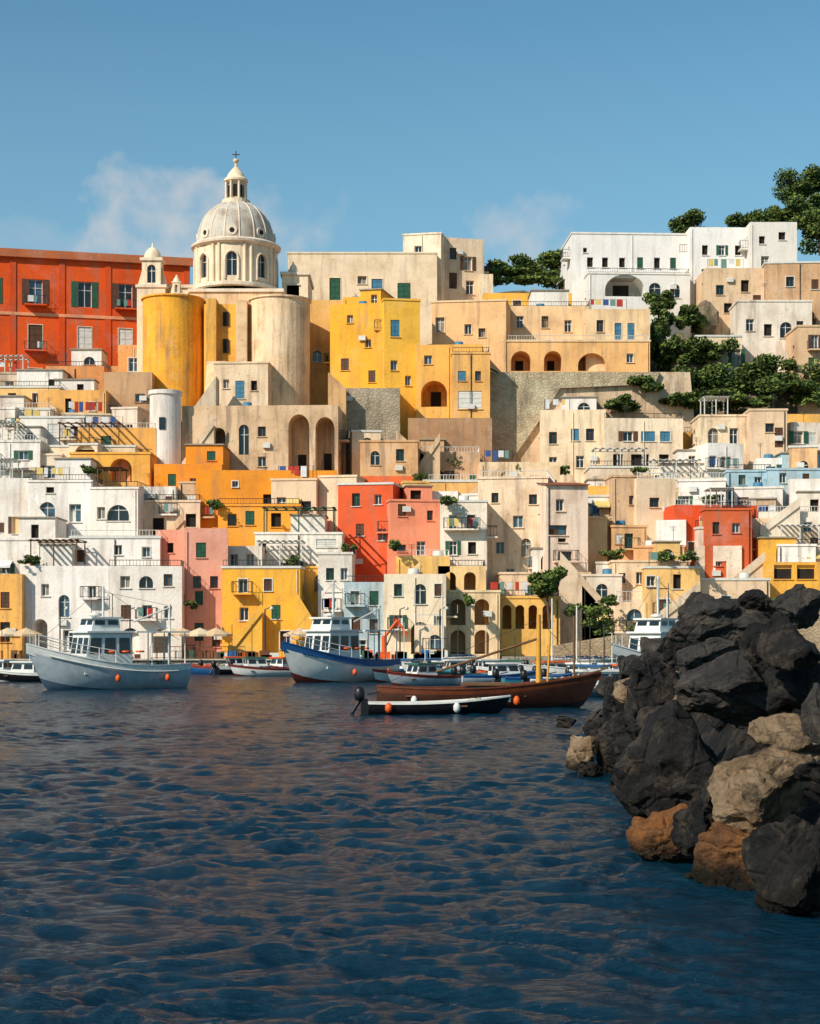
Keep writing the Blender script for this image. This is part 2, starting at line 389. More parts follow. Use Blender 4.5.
# ---------- houses : back to front ----------
def town():
    H=house
    pw=[]
    for x in (-12,34,83,124,162):
        pw.append((x,289,14,26,'uo' if x in(34,124) else 's')); pw.append((x,335,14,26,'bo' if x==34 else 't')); pw.append((x,376,13,20,'b'))
    H('red_palazzo',-30,190,250,392,R,rot=14,D=14,d=194,w=pw,trim=(232,216,190),cl=0,wr=1.0,corn=True)
    def band(name,x0,x1,ya,yb,d,rot,mat,th=.4,part=None):
        r=rad(rot);X0=wx(x0,d);Wd=((x1-CX)*d/F-X0)/(math.cos(r)-(x1-CX)/F*math.sin(r))
        mb=MB(); mb.T=Matrix.Translation((X0,d,0))@Matrix.Rotation(r,4,'Z')
        if part:
            for f in part: mb.box(Wd*f-.35,Wd*f+.35,-th,-.01,wz(yb,d),wz(ya,d),mat)
        else: mb.box(-.3,Wd+.3,-th,-.01,wz(yb,d),wz(ya,d),mat)
        return mb.obj(name,(X0,d,wz(ya,d)))
    for o in(band('palazzo_cornice',-30,190,247,255,194,14,wall((196,116,76)),.5),band('palazzo_string_course',-30,190,310,313,194,14,wall((240,170,128)),.12),band('palazzo_pilasters',-30,190,257,400,194,14,wall((218,84,32)),.1,(.01,.19,.41,.62,.8,.985))):
        o.parent=bpy.data.objects['red_palazzo']; o.matrix_parent_inverse=Matrix.Translation(-Vector(o.parent.location))
    H('cream_house',288,437,252,320,C,d=203,D=10,w=[(335,289,11,22,'g'),(377,289,11,20,'B'),(404,293,13,20,'g'),(362,280,9,8,'n')],trim=(240,226,196),cl=0,corn=True)
    H('cream_tower_house',403,441,234,330,(248,236,212),rot=-12,D=10,d=206,w=[(418,250,7,7,'w')],cl=0)
    H('cream_apartment_house',441,484,237,330,(236,216,186),rot=14,D=12,d=207,w=[(453,253,7,12,'w'),(468,262,8,14,'u'),(453,280,8,16,'b'),(470,286,8,14,'w')],cl=0)
    H('cream_house',480,493,274,330,C,d=206,D=8,auto=(2,1),cl=0)
    H('yellow_house',483,572,293,318,Y,d=200,D=6,auto=(1,4),side=None,cl=.3)
    H('yellow_house',310,345,300,380,(240,196,116),d=188,D=8,auto=(2,2),rot=4,cl=.3)
    H('yellow_house',330,386,305,400,(246,186,62),rot=-14,D=10,d=184,w=[(350,320,6,8,'w'),(368,345,6,8,'w'),(345,365,8,12,'b'),(372,378,7,12,'b')],cl=.4,wr=.8)
    H('yellow_house',384,420,298,420,(250,200,78),rot=10,D=11,d=182,w=[(395,328,9,17,'B'),(394,365,7,10,'w'),(408,380,6,10,'w')],cl=.4,wr=.7)
    H('yellow_house',343,376,297,330,(250,192,76),d=187,D=7,auto=(1,1),cl=0,wr=.5)
    H('white_villa',572,692,232,318,(240,238,234),rot=3,D=12,d=205,w=[(590,262,6,10,'k'),(605,262,6,10,'k'),(622,262,6,10,'k'),(640,262,6,11,'g'),(657,262,6,11,'k'),(673,262,6,11,'g'),(585,250,4,5,'k'),(590,292,8,12,'w'),(610,296,12,16,'a'),(622,299,14,12,'a'),(640,296,10,16,'a'),(660,298,12,12,'k'),(680,292,8,12,'w')],trim=(236,234,228),cl=.3,wr=.4)
    H('white_villa',588,690,272,310,(236,234,228),rot=3,D=3,d=201.5,w=[(625,285,40,22,'a'),(600,292,10,14,'a'),(655,290,12,16,'A'),(675,290,10,14,'A')],trim=W,cl=.0,wr=.4,rail=True)
    H('white_villa',690,752,227,312,(242,240,236),rot=2,D=12,d=204,w=[(705,250,6,10,'k'),(722,250,6,10,'s'),(738,250,6,10,'k'),(705,275,7,12,'g'),(725,275,7,12,'w'),(740,276,7,12,'w')],trim=W,cl=.3,wr=.4)
    H('white_villa',750,797,222,300,(230,226,218),d=202,D=12,w=[(762,240,6,8,'k'),(782,236,7,8,'k'),(765,262,8,12,'w')],trim=W,cl=0,wr=.4)
    H('peach_house',432,506,301,378,PE,rot=-8,D=9,d=187,w=[(440,325,9,15,'w'),(468,330,7,10,'w'),(482,334,7,9,'w'),(462,362,10,14,'b')],trim=(240,214,170),cl=.4)
    H('peach_house',505,590,306,350,(246,214,166),d=192,D=8,w=[(520,322,7,12,'w'),(545,322,7,12,'w'),(568,326,7,12,'w')],cl=1,rail=True)
    H('peach_terrace_house',500,650,340,378,(244,198,134),d=186,D=6,w=[(521,361,20,20,'a'),(553,361,18,20,'a'),(592,362,28,18,'a'),(630,358,7,9,'w')],trim=(240,214,170),cl=.3,rail=True)
    H('peach_house',586,650,309,372,(246,218,172),d=187,D=8,w=[(618,332,7,18,'B'),(631,332,7,18,'B'),(600,326,7,12,'w')],trim=(244,224,190),cl=.4)
    H('orange_house',416,482,345,420,(244,190,98),rot=-5,D=8,d=181,w=[(428,360,8,9,'w'),(434,394,26,26,'a'),(462,372,8,10,'w'),(463,398,14,16,'B')],cl=.4)
    H('orange_house',452,490,352,416,(240,190,112),d=179,D=6,w=[(462,376,8,10,'B'),(478,376,6,10,'w'),(470,400,24,18,'t')],cl=.4,rail=True)
    H('stone_house',705,770,268,330,(228,202,166),d=197,D=9,w=[(720,290,8,10,'w'),(745,286,8,12,'k'),(757,300,8,10,'b'),(728,308,8,10,'k')],cl=.4)
    H('stone_house',765,835,262,340,(206,170,126),rot=-4,D=10,d=196,w=[(805,322,22,26,'a'),(778,310,8,12,'w'),(790,282,8,10,'w'),(815,285,7,10,'b')],cl=.4,mat=wall((212,176,136),1.4))
    H('white_house',738,812,300,352,(238,230,216),d=192,D=7,w=[(750,325,8,12,'w'),(768,330,8,12,'k'),(786,330,12,16,'A'),(800,326,7,10,'w')],cl=.7)
    H('cream_house',696,742,335,372,C,d=189,D=6,auto=(1,3),cl=.6)
    H('stone_house',798,850,325,380,T,d=186,D=8,auto=(2,2))
    H('yellow_house',684,760,432,472,(248,196,96),d=180,D=7,w=[(700,447,7,10,'w'),(724,447,8,10,'w'),(745,447,8,12,'k')],cl=.4,rail=True,wr=.7)
    H('yellow_house',700,820,414,450,(250,200,104),rot=0,D=7,d=184,w=[(717,430,8,8,'w'),(740,430,8,8,'w'),(768,430,8,10,'b'),(790,430,8,10,'w')],cl=.4,wr=.7)
    H('yellow_house',760,850,430,478,(248,188,80),d=177,D=8,w=[(775,448,9,12,'k'),(795,445,8,10,'w'),(812,450,9,14,'k')],cl=.4,wr=.7)
    H('cream_house',724,790,396,432,(234,214,178),d=188,D=6,auto=(1,3),cl=.4)
    H('stone_house',790,850,385,435,T,d=187,D=8,auto=(2,2))
    H('cream_house',540,606,410,486,(246,228,194),rot=-4,D=9,d=177,w=[(553,438,8,12,'w'),(575,435,8,12,'B'),(590,435,8,12,'w'),(553,462,8,10,'w'),(580,462,8,12,'w')],cl=.7)
    H('cream_house',604,683,418,486,(242,228,202),rot=3,D=8,d=176,w=[(628,436,10,10,'u'),(648,436,14,10,'B'),(665,436,10,10,'B'),(618,460,10,12,'k'),(640,460,18,12,'k'),(664,460,10,12,'k')],cl=.7,rail=True)
    H('white_house',590,684,466,500,(236,222,198),d=171,D=7,auto=(1,6),rail=True)
    H('arcaded_monastery',182,338,406,476,(224,198,162),rot=-3,D=9,d=172,w=[(299,444,21,58,'ap'),(325,445,19,54,'ap'),(219,445,13,34,'a'),(244,440,10,30,'A'),(262,432,8,10,'w'),(262,462,8,10,'w')],corn=False,cl=.2,wr=1.7)
    H('cream_house',214,268,362,412,(240,220,188),rot=-4,D=7,d=178,w=[(226,384,6,9,'w'),(240,390,9,18,'B'),(254,386,6,10,'k')],cl=.4,wr=1.2)
    H('stone_house',330,400,388,440,G,d=178,D=6,mat=stone((180,164,138)),roof='par',corn=False,side=None,cl=0)
    H('orange_house',360,418,440,490,(226,184,134),rot=0,D=8,d=168,w=[(375,458,9,14,'A'),(400,455,8,12,'w')],cl=.5,wr=1.6)
    H('stone_house',104,152,372,432,(204,168,130),d=180,D=8,auto=(1,2),wr=1.8,cl=.2)
    H('yellow_house',118,150,345,378,(232,170,106),d=188,D=6,auto=(1,1),wr=1.4,cl=0)
    H('grey_house',-20,50,372,400,(220,204,182),d=184,D=8,auto=(1,4),cl=.6,wr=1.4)
    H('orange_house',46,104,366,400,(226,158,98),d=186,D=7,auto=(1,3),cl=.8,wr=1.3)
    H('cream_house',-20,60,386,415,(246,208,140),d=180,D=8,w=[(12,398,8,10,'w'),(36,398,8,10,'w')],cl=1,rail=True)
    H('orange_house',38,106,390,420,(242,188,108),d=178,D=6,auto=(1,3),cl=.8)
    H('white_house',-20,50,408,455,(240,232,220),d=174,D=8,auto=(2,3),cl=1.2,rail=True)
    H('white_house',20,84,416,465,W,d=171,D=8,auto=(2,3),cl=1)
    H('orange_house',78,156,428,480,(246,188,102),rot=0,D=8,d=170,auto=(2,4),cl=.6,rail=True)
    H('cream_house',50,135,445,485,C,d=167,D=6,auto=(1,4),cl=.5,perg=(.1,.8,wood))
    H('white_house',-20,40,440,500,W,d=166,D=7,auto=(2,2),cl=1)
    H('orange_house',70,150,452,495,(248,190,88),d=165,D=6,auto=(1,4),cl=.6)
    H('white_house',-20,32,478,540,(234,228,220),d=160,D=8,auto=(2,2),cl=.8)
    H('white_house',28,92,480,545,(246,242,236),d=159,D=8,w=[(47,511,16,18,'A'),(75,513,12,18,'d'),(50,490,8,6,'k')],cl=.4,rail=True,wr=.7)
    H('white_house',90,138,487,545,(244,238,228),rot=-4,D=8,d=158,w=[(118,513,22,16,'A'),(101,513,8,12,'w')],cl=.4,wr=.7,rail=True)
    H('cream_house',134,200,500,545,(242,220,190),d=160,D=7,auto=(1,4),cl=1,rail=True)
    H('orange_house',154,222,464,535,O,rot=0,D=9,d=163,w=[(170,513,7,9,'w'),(190,513,7,9,'b'),(206,510,7,9,'w'),(172,480,8,12,'g'),(193,482,7,8,'w')],cl=.3,wr=.7)
    H('orange_house',196,337,470,545,(246,162,50),rot=2,D=9,d=161,w=[(268,500,10,12,'k'),(281,500,8,12,'w'),(293,500,8,12,'w'),(320,508,8,12,'w'),(304,482,7,7,'w'),(310,525,9,12,'b'),(235,484,6,6,'w'),(255,524,9,12,'g')],cl=.3,wr=.7)
    H('orange_terrace_house',218,300,504,545,(248,174,66),d=158,D=4,w=[(232,520,9,12,'w'),(250,518,9,14,'g'),(276,520,10,14,'k')],cl=.4,rail=True,wr=.6)
    H('salmon_house',338,393,483,580,S,rot=-10,D=9,d=159,w=[(356,500,8,13,'w'),(378,500,7,10,'w'),(360,530,8,12,'b'),(382,535,8,12,'w'),(352,552,7,7,'w')],cl=.4,wr=.8)
    H('pink_house',390,443,499,585,(246,158,124),rot=8,D=9,d=156,w=[(402,510,8,12,'b'),(430,515,6,10,'w'),(421,548,9,14,'w'),(402,548,8,7,'w'),(432,560,7,10,'w')],cl=.4,wr=.7)
    H('salmon_house',345,420,476,500,(240,116,66),d=164,D=6,auto=(1,3),cl=.3)
    H('cream_house',408,482,480,520,(242,196,122),d=167,D=7,auto=(1,4),cl=.6,rail=True)
    H('stone_house',420,480,452,500,(212,178,140),d=171,D=7,auto=(1,3),cl=.6,wr=1.6)
    H('white_house',440,487,500,600,(246,236,218),rot=-3,D=8,d=154,w=[(453,522,8,14,'wo'),(471,522,8,14,'wo'),(453,548,8,14,'s'),(472,548,8,12,'k'),(453,575,8,14,'w'),(474,580,12,22,'a')],cl=.6)
    H('beige_apartment_house',478,548,477,605,(238,218,188),rot=-9,D=10,d=158,w=[(495,498,7,10,'w'),(518,522,10,12,'w'),(500,548,9,12,'w'),(526,548,10,18,'A'),(510,575,9,12,'w'),(533,500,8,10,'w'),(538,575,9,14,'b')],cl=.4,wr=1.3)
    H('beige_apartment_house',546,588,484,612,(246,226,206),rot=8,D=10,d=154,w=[(560,505,8,12,'w'),(558,530,18,10,'d'),(565,556,14,10,'wo'),(562,540,8,4,'k'),(575,580,8,14,'b'),(555,585,7,10,'w')],cl=.4,roof='gable')
    H('yellow_house',572,618,486,560,(246,192,92),rot=-4,D=8,d=163,w=[(586,502,7,10,'w'),(602,502,8,12,'s'),(586,528,8,10,'g'),(603,530,8,12,'w')],cl=.5)
    H('stone_house',612,652,475,600,(220,192,156),rot=4,D=9,d=161,w=[(632,500,6,9,'w'),(625,540,6,7,'k'),(640,560,7,9,'w')],cl=.2,wr=1.6)
    H('white_house',648,735,478,530,(242,230,212),d=166,D=8,auto=(2,6),cl=1,rail=True)
    H('white_house',676,728,470,500,(242,232,216),d=169,D=6,auto=(1,4),cl=.8)
    H('cream_house',480,560,462,500,(242,220,184),d=168,D=6,auto=(1,5),cl=.8,wr=1.4)
    H('blue_house',727,772,470,530,BL,rot=-4,D=8,d=165,w=[(742,480,7,10,'w'),(758,482,7,10,'w'),(738,502,7,12,'B'),(757,500,8,12,'w')],cl=.4,rail=True)
    H('blue_house',768,850,468,525,(178,212,228),d=164,D=8,w=[(783,478,7,10,'w'),(776,497,16,16,'B'),(798,498,9,14,'w'),(815,500,9,14,'w'),(806,478,7,9,'b')],cl=.4)
    H('red_house',674,757,505,600,(232,92,46),rot=6,D=9,d=157,w=[(704,524,8,14,'wo'),(726,545,9,14,'w'),(745,520,8,10,'g'),(692,548,8,12,'b'),(710,575,9,14,'w'),(740,572,9,12,'w')],cl=.4,wr=.9,rail=True)
    H('red_house',705,752,508,585,(214,104,60),d=155,D=6,w=[(716,528,7,12,'d'),(736,528,8,10,'w'),(718,560,8,12,'w'),(738,562,8,12,'B')],cl=.4,wr=1.1,rail=True)
    H('white_house',755,850,512,565,(244,236,220),rot=-3,D=8,d=158,w=[(768,530,8,12,'w'),(790,528,9,14,'s'),(808,528,9,12,'w'),(775,550,8,10,'w'),(806,552,8,10,'b')],cl=.8,rail=True)
    H('white_house',776,850,545,575,(242,226,206),d=155,D=5,auto=(1,5),cl=.4,rail=True)
    H('yellow_house',765,850,562,605,(246,188,76),d=152,D=8,w=[(783,572,18,14,'k'),(806,572,18,14,'k'),(800,590,9,12,'d')],cl=.4)
    H('cream_house',700,770,578,625,(232,208,176),d=150,D=6,auto=(1,4),wr=1.5,cl=.5)
    H('cream_house',612,690,560,625,(244,220,184),rot=-2,D=8,d=151,w=[(622,578,7,10,'w'),(640,578,8,12,'w'),(656,590,8,12,'b'),(670,600,10,16,'a')],auto=(2,5),cl=.6)
    H('yellow_house',645,700,566,620,(246,206,132),d=149,D=7,auto=(2,4),cl=.8)
    H('white_house',582,622,574,640,(242,228,208),d=150,D=8,auto=(2,3),cl=.8)
    H('orange_house',-20,22,574,662,(246,190,104),d=144,D=9,w=[(5,600,9,16,'b'),(5,632,10,20,'d')],cl=.4)
    H('white_house',-20,72,538,600,(242,236,228),d=151,D=8,auto=(1,5),cl=1)
    H('white_house',20,112,566,662,(246,240,234),rot=-3,D=9,d=145,w=[(64,606,11,22,'A'),(45,590,8,12,'w'),(92,592,8,12,'wo'),(40,634,15,30,'a'),(68,640,10,20,'d'),(96,634,18,30,'a')],cl=.4,wr=.7,perg=(.1,.6,wood))
    H('white_house',70,160,536,600,(246,240,234),rot=0,D=8,d=149,w=[(104,577,22,17,'A'),(132,577,16,15,'A'),(80,556,9,12,'b'),(118,550,8,10,'w'),(146,552,8,10,'w')],cl=.8,wr=.7,rail=True)
    H('white_house',108,182,566,662,(244,236,226),rot=2,D=8,d=144.5,w=[(125,582,10,12,'w'),(146,582,14,12,'A'),(168,580,9,12,'w'),(126,612,10,14,'b'),(147,612,10,14,'wo'),(168,612,8,12,'w'),(130,641,18,26,'a'),(160,641,16,24,'a')],cl=.4,wr=.7,rail=True)
    H('pink_house',156,186,530,640,(238,164,140),rot=-12,D=8,d=150,w=[(170,548,7,10,'k')],cl=.3,wr=.7)
    H('pink_house',184,228,528,655,(242,178,156),rot=6,D=9,d=147,w=[(201,550,10,15,'g'),(197,582,8,12,'w'),(214,582,8,12,'w'),(199,598,8,14,'g'),(199,632,9,18,'d'),(216,640,8,14,'b')],cl=.4,wr=.7)
    H('yellow_house',222,300,566,662,(248,190,70),rot=-2,D=9,d=145.5,w=[(243,586,9,14,'wo'),(268,585,8,12,'b'),(244,614,9,13,'w'),(250,640,11,22,'a'),(276,612,9,14,'g'),(285,640,10,18,'d')],cl=.4,wr=.8,rail=True)
    H('white_house',222,262,546,585,(242,232,216),d=150,D=6,w=[(234,560,8,12,'w'),(250,560,8,12,'w')],cl=1)
    H('white_house',255,342,532,600,(246,240,228),d=153,D=8,w=[(262,548,9,12,'w'),(285,570,10,14,'w'),(326,543,20,8,'t'),(330,562,9,14,'s'),(312,570,8,12,'w')],cl=.8,perg=(.1,.9,greensh))
    H('yellow_house',258,330,566,600,(246,196,94),d=149,D=5,auto=(1,4),cl=.4,perg=(.0,.6,frame))
    H('white_house',318,352,552,662,(242,236,226),rot=0,D=8,d=147,w=[(330,574,8,12,'w'),(344,574,7,12,'w'),(332,604,8,12,'wo'),(338,636,16,26,'a')],cl=.7)
    H('blue_house',344,388,582,662,(186,208,216),rot=2,D=8,d=144.5,w=[(355,598,9,14,'wo'),(374,598,9,14,'g'),(356,624,9,14,'b'),(374,626,9,14,'w'),(360,648,12,16,'d')],cl=.4,rail=True)
    H('cream_house',384,446,574,662,(246,232,202),rot=-2,D=8,d=144,w=[(398,590,8,12,'w'),(420,594,12,20,'A'),(438,590,7,12,'b'),(398,622,9,14,'so'),(420,638,18,32,'a'),(438,622,8,12,'w')],cl=.6,wr=.9)
    H('yellow_house',396,450,556,600,(248,208,124),d=150,D=7,auto=(1,4),cl=.8,rail=True)
    H('cream_house',444,500,590,662,(246,224,182),d=146,D=8,w=[(458,612,15,26,'a'),(482,612,15,26,'a'),(458,642,15,24,'a'),(482,642,15,24,'a')],cl=.4)
    H('yellow_house',438,486,566,610,(248,216,156),d=150,D=6,w=[(450,582,12,20,'a'),(470,582,12,20,'a')],cl=.4,rail=True)
    H('yellow_arcade',484,560,596,640,(246,200,112),d=148,D=5,w=[(494,617,9,24,'a'),(507,617,9,24,'a'),(520,617,9,24,'a'),(533,617,9,24,'a'),(547,617,9,24,'a')],cl=.3,rail=True)
    H('white_house',500,590,572,612,(240,216,182),d=153,D=7,auto=(1,6),cl=.6,wr=1.4)
    # smaller houses packed between the larger ones
    pal=[W,W,W,(242,230,214),C,C,C,(246,200,112),PE,T,(234,210,178),(240,226,206),(240,188,134)]
    nm={W:'white_house',C:'cream_house',PE:'peach_house',T:'stone_house'}
    for yb in(452,486,522,556,592):
        px=-10
        while px<830:
            wd=random.uniform(22,52)
            if not((yb<500 and 150<px+wd and px<345) or (yb<490 and 400<px+wd and px<690 ) or (yb>550 and px<560)):
                c=random.choice(pal); H(nm.get(c,'small_house'),px,px+wd,yb-random.uniform(22,48),yb,c,rot=random.uniform(-12,12),D=6,d=prof(yb)+random.uniform(3,6),auto=(1,random.choice([2,3,3])),cl=.9,wr=random.choice([.8,1.4]))
            px+=wd+random.uniform(0,14)
    for a in((330,655,296,600,143.3,1.6,(246,194,84),.8),(228,655,262,612,144,1.3,(248,194,80),.6),(20,560,66,592,147.5,1.3,(240,234,226),.6),(640,600,600,520,158,1.8,(224,198,160),1.2),(716,600,765,560,153,1.5,(224,206,178),1.2),(612,618,560,560,150,1.5,(234,214,186),1.2),
             (400,500,440,440,169.5,1.8,(222,196,158),1.4),(470,500,505,470,165,1.5,(222,196,158),1.4),(590,515,570,480,160,1.3,(228,206,170),1.2),(182,470,214,425,170.5,1.5,(224,206,178),1.4),(60,540,30,505,157,1.2,(240,234,226),.6),(660,620,700,590,147.5,1.5,(224,206,178),1.3),(388,600,420,570,148.5,1.3,(240,214,160),.9),(160,545,184,520,157,1.2,(240,206,164),1.0),(760,535,800,505,157,1.2,(240,228,206),1.0),(120,660,96,620,143.2,1.2,(244,238,230),.7)):
        stairs('stone_staircase',*a[:6],wall(a[6],a[7]))
    prism('retaining_wall',[(486,372),(690,372),(700,480),(480,480)],182.5,1.2,wall((220,198,168),1.9))
    prism('stone_retaining_wall',[(486,372),(560,372),(660,372),(655,384),(560,388),(540,420),(505,470),(484,480)],182.0,.45,stone((206,184,150)))
    prism('retaining_wall',[(400,372),(490,372),(490,480),(400,480)],184.5,1.2,stone((200,172,134)))
    prism('retaining_wall',[(178,430),(216,376),(216,480),(178,480)],173.5,3,wall((216,200,174),1.6))
    prism('retaining_wall',[(396,430),(440,470),(480,500),(396,500)],171,2,wall((216,190,154),1.7))
    prism('retaining_wall',[(408,418),(492,418),(492,480),(408,480)],175,2,wall((184,146,110),1.9))
    prism('retaining_wall',[(60,366),(150,366),(150,430),(60,430)],190,2,wall((208,164,112),1.7))
    prism('retaining_wall',[(590,520),(612,500),(612,610),(560,610)],162,2,wall((210,180,144),1.6))
    prism('retaining_wall',[(328,372),(346,388),(346,480),(328,480)],176,2,wall((218,180,128),1.6))
    prism('retaining_wall',[(660,345),(850,352),(850,420),(660,420)],193,2,stone((180,150,112)))
guard(town)

# ---------- church ----------
def church():
    root=bpy.data.objects.new('domed_church',None); root.location=(wx(236,190),190,30); sc.collection.objects.link(root)
    inv=Matrix.Translation(-Vector(root.location))
    def put(mb,n):
        o=mb.obj(n); o.parent=root; o.matrix_parent_inverse=inv
    d0=190.0; cx=wx(236,d0); Z=lambda y:wz(y,d0); k=d0/F
    cr=wall((246,230,200),.9); crd=wall((238,210,168),1.3); ye=wall((246,190,84),1.3); ylw=wall((248,184,62),1.2); dm=wall((200,194,182),1.5); rb=wall((236,224,204),.9)
    R0=41*k
    mb=MB()
    nseg=16
    for i in range(nseg):
        a0=2*math.pi*(i-.5)/nseg-math.pi/2; a1=2*math.pi*(i+.5)/nseg-math.pi/2
        p0=Vector((cx+R0*math.cos(a0),d0+R0*math.sin(a0),Z(292))); p1=Vector((cx+R0*math.cos(a1),d0+R0*math.sin(a1),Z(292)))
        w_=(p1-p0).length; e=(p1-p0)/w_; n_=Vector((e.y,-e.x,0)); h=Z(250)-Z(292)
        Pf=lambda u,v,n,p0=p0,e=e,n_=n_:tuple(p0+e*u+n_*n+Vector((0,0,v)))
        ops=[(w_/2-.55,w_/2+.55,h*.2,h*.76,'Ak')] if i%2==0 else []
        facade(mb,Pf,w_,h,ops,cr)
        if i%2==0:
            for s_ in(-1,1):
                u=w_/2+s_*.74
                mb.rod(Pf(u,h*.12,.06),Pf(u,h*.6,.06),.13,rb,6)
            for q in range(8):
                t0=math.pi*q/8;t1=math.pi*(q+1)/8; c=(w_/2,h*.58)
                mb.rod(Pf(c[0]+.74*math.cos(t0),c[1]+.9*math.sin(t0),.08),Pf(c[0]+.74*math.cos(t1),c[1]+.9*math.sin(t1),.08),.11,rb,5)
        if i%2==1:
            for u in(w_*.3,w_*.7): mb.rod(Pf(u,0,.05),Pf(u,h,.05),.2,cr,6)
    c=(cx,d0,0)
    mb.lathe(c,[(R0,Z(252)),(R0+.4,Z(250)),(R0+.45,Z(248)),(R0+.1,Z(246)),(R0-.2,Z(245))],rb,48,smooth=False)
    mb.lathe(c,[(R0+.02,Z(294)),(R0+.35,Z(293)),(R0+.35,Z(290)),(R0+.02,Z(289))],rb,48,smooth=False)
    put(mb,'drum')
    mb=MB(); pr=[]
    hD=Z(203)-Z(246)
    for i in range(13):
        t=i/12*math.pi/2*.93; pr.append(((R0-.25)*math.cos(t)**.85,Z(246)+hD*math.sin(t)/math.sin(math.pi/2*.93)))
    mb.lathe(c,pr,dm,48)
    for i in range(16):
        a=2*math.pi*(i+.5)/16
        for j in range(12):
            (r0,z0),(r1,z1)=pr[j],pr[j+1]
            r0-=.03;r1-=.03
            mb.rod((cx+r0*math.cos(a),d0+r0*math.sin(a),z0),(cx+r1*math.cos(a),d0+r1*math.sin(a),z1),.12-.005*j,rb,6)
    for i in range(8):
        a=2*math.pi*i/8-math.pi/2; r=(R0-.3)
        o=Vector((cx+r*math.cos(a),d0+r*math.sin(a),Z(239))); e=Vector((math.cos(a),math.sin(a),0))
        mb.rod(o-e*.8,o+e*.1,.55,rb,14); mb.rod(o+e*.1,o+e*.13,.28,dark,12)
    put(mb,'dome')
    mb=MB(); lr=10.5*k
    mb.lathe(c,[(lr*1.35,Z(205)),(lr*1.35,Z(201)),(lr,Z(201)),(lr*.72,Z(200)),(lr*.72,Z(183)),(lr*1.15,Z(182)),(lr*1.15,Z(180)),(lr*.9,Z(178)),(lr*.72,Z(174)),(lr*.35,Z(169)),(lr*.14,Z(167)),(lr*.12,Z(163)),(.001,Z(163))],cr,24,smooth=False)
    for i in range(8):
        a=2*math.pi*(i+.5)/8; x=cx+lr*.98*math.cos(a);y=d0+lr*.98*math.sin(a); mb.rod((x,y,Z(201)),(x,y,Z(182)),.14,rb,6)
        a=2*math.pi*i/8-math.pi/2; x=cx+lr*.74*math.cos(a);y=d0+lr*.74*math.sin(a)
        T_=mb.T; mb.T=Matrix.Translation((x,y,0))@Matrix.Rotation(a,4,'Z'); mb.box(-.02,.02,-.22,.22,Z(198),Z(186),dark); mb.T=T_
    mb.lathe((cx,d0,Z(161)),[(.001,-.3),(.28,-.15),(.33,0),(.28,.18),(.001,.32)],cr,12)
    mb.rod((cx,d0,Z(161)),(cx,d0,Z(151)),.06,iron,5); mb.rod((cx-.42,d0,Z(154.5)),(cx+.42,d0,Z(154.5)),.06,iron,5)
    put(mb,'lantern')
    mb=MB()
    def blk(x0,x1,yt,yb,d,D,m,cap=None):
        mb.box(wx(x0,d),wx(x1,d),d,d+D,wz(yb,d),wz(yt,d),m)
        if cap: mb.box(wx(x0,d)-.2,wx(x1,d)+.2,d-.2,d+D+.2,wz(yt,d)+.003,wz(yt,d)+.35,cap)
    blk(190,282,292,420,185.5,11,crd,rb)
    blk(204,252,304,430,183,4,ye)
    blk(206,216,298,430,181.8,3,ye); blk(236,247,300,430,181.6,3,crd)
    blk(282,308,275,420,190,8,cr,rb)
    blk(168,196,288,420,189,8,cr,rb)
    for xa,xb,yt_ in((206,226,360),(232,252,366)):
        x0_,x1_=wx(xa,181),wx(xb,181); zt=wz(yt_,181); zb_=wz(420,181)
        mb.face([(x0_,181.7,zt),(x1_,181.7,zt),(x1_,178.2,zb_),(x0_,178.2,zb_)][::-1],crd)
        mb.face([(x1_,181.7,zt),(x1_,178.2,zb_),(x1_,181.7,zb_)],crd); mb.face([(x0_,181.7,zt),(x0_,181.7,zb_),(x0_,178.2,zb_)],crd)
    put(mb,'nave_walls')
    def apse(px,rp,yt,yb,d,m,name,yc):
        mb=MB(); r=rp*d/F
        mb.lathe((wx(px,d),d,0),[(r,wz(yb,d)),(r,wz(yt,d)),(r+.18,wz(yt-1,d)),(r+.18,wz(yt-2.5,d)),(r-.1,wz(yt-2.5,d)+.05),(r*.5,wz(yc,d)),(.01,wz(yc-1,d))],m,40,smooth=False)
        put(mb,name)
    apse(280,30,303,430,183.5,wall((246,220,180),1.4),'apse',298)
    apse(173,30,302,425,185,ylw,'side_apse',298)
    mb=MB()
    for px,py in((226,345),(226,318)):
        d=182.9
        mb.box(wx(px-3,d),wx(px+3,d),d-.06,d-.01,wz(py+8,d),wz(py-6,d),dark)
    put(mb,'nave_windows')
    for px,yt,yb,s,d in((151,243,300,1.25,187),(293,262,292,.55,190),(176,275,300,.5,187)):
        mb=MB(); x=wx(px,d); kk=d/F; w_=7.5*kk*s; H=(yb-yt)*kk; zb=wz(yb,d)
        mb.box(x-w_*1.5,x+w_*1.5,d,d+w_*2.4,zb-9,zb+H*.22,cr); mb.box(x-w_*1.65,x+w_*1.65,d-.15,d+w_*2.6,zb+H*.22,zb+H*.27,rb)
        mb.T=Matrix.Translation((x,d+w_*1.2,0))
        for q in range(4):
            a=math.pi/2*q; T_=mb.T; mb.T=T_@Matrix.Rotation(a,4,'Z')@Matrix.Translation((-w_,-w_,zb+H*.27))
            facade(mb,lambda u,v,n:(u,-n,v),2*w_,H*.43,[(w_*.55,w_*1.45,H*.04,H*.36,'Ak')],cr); mb.T=T_
        mb.box(-w_*1.2,w_*1.2,-w_*1.2,w_*1.2,zb+H*.7,zb+H*.75,rb)
        mb.lathe((0,0,zb+H*.75),[(w_*.98,0),(w_*.98,H*.03),(w_*.8,H*.12),(w_*.45,H*.19),(.12,H*.22),(.1,H*.28),(.001,H*.3)],cr,16)
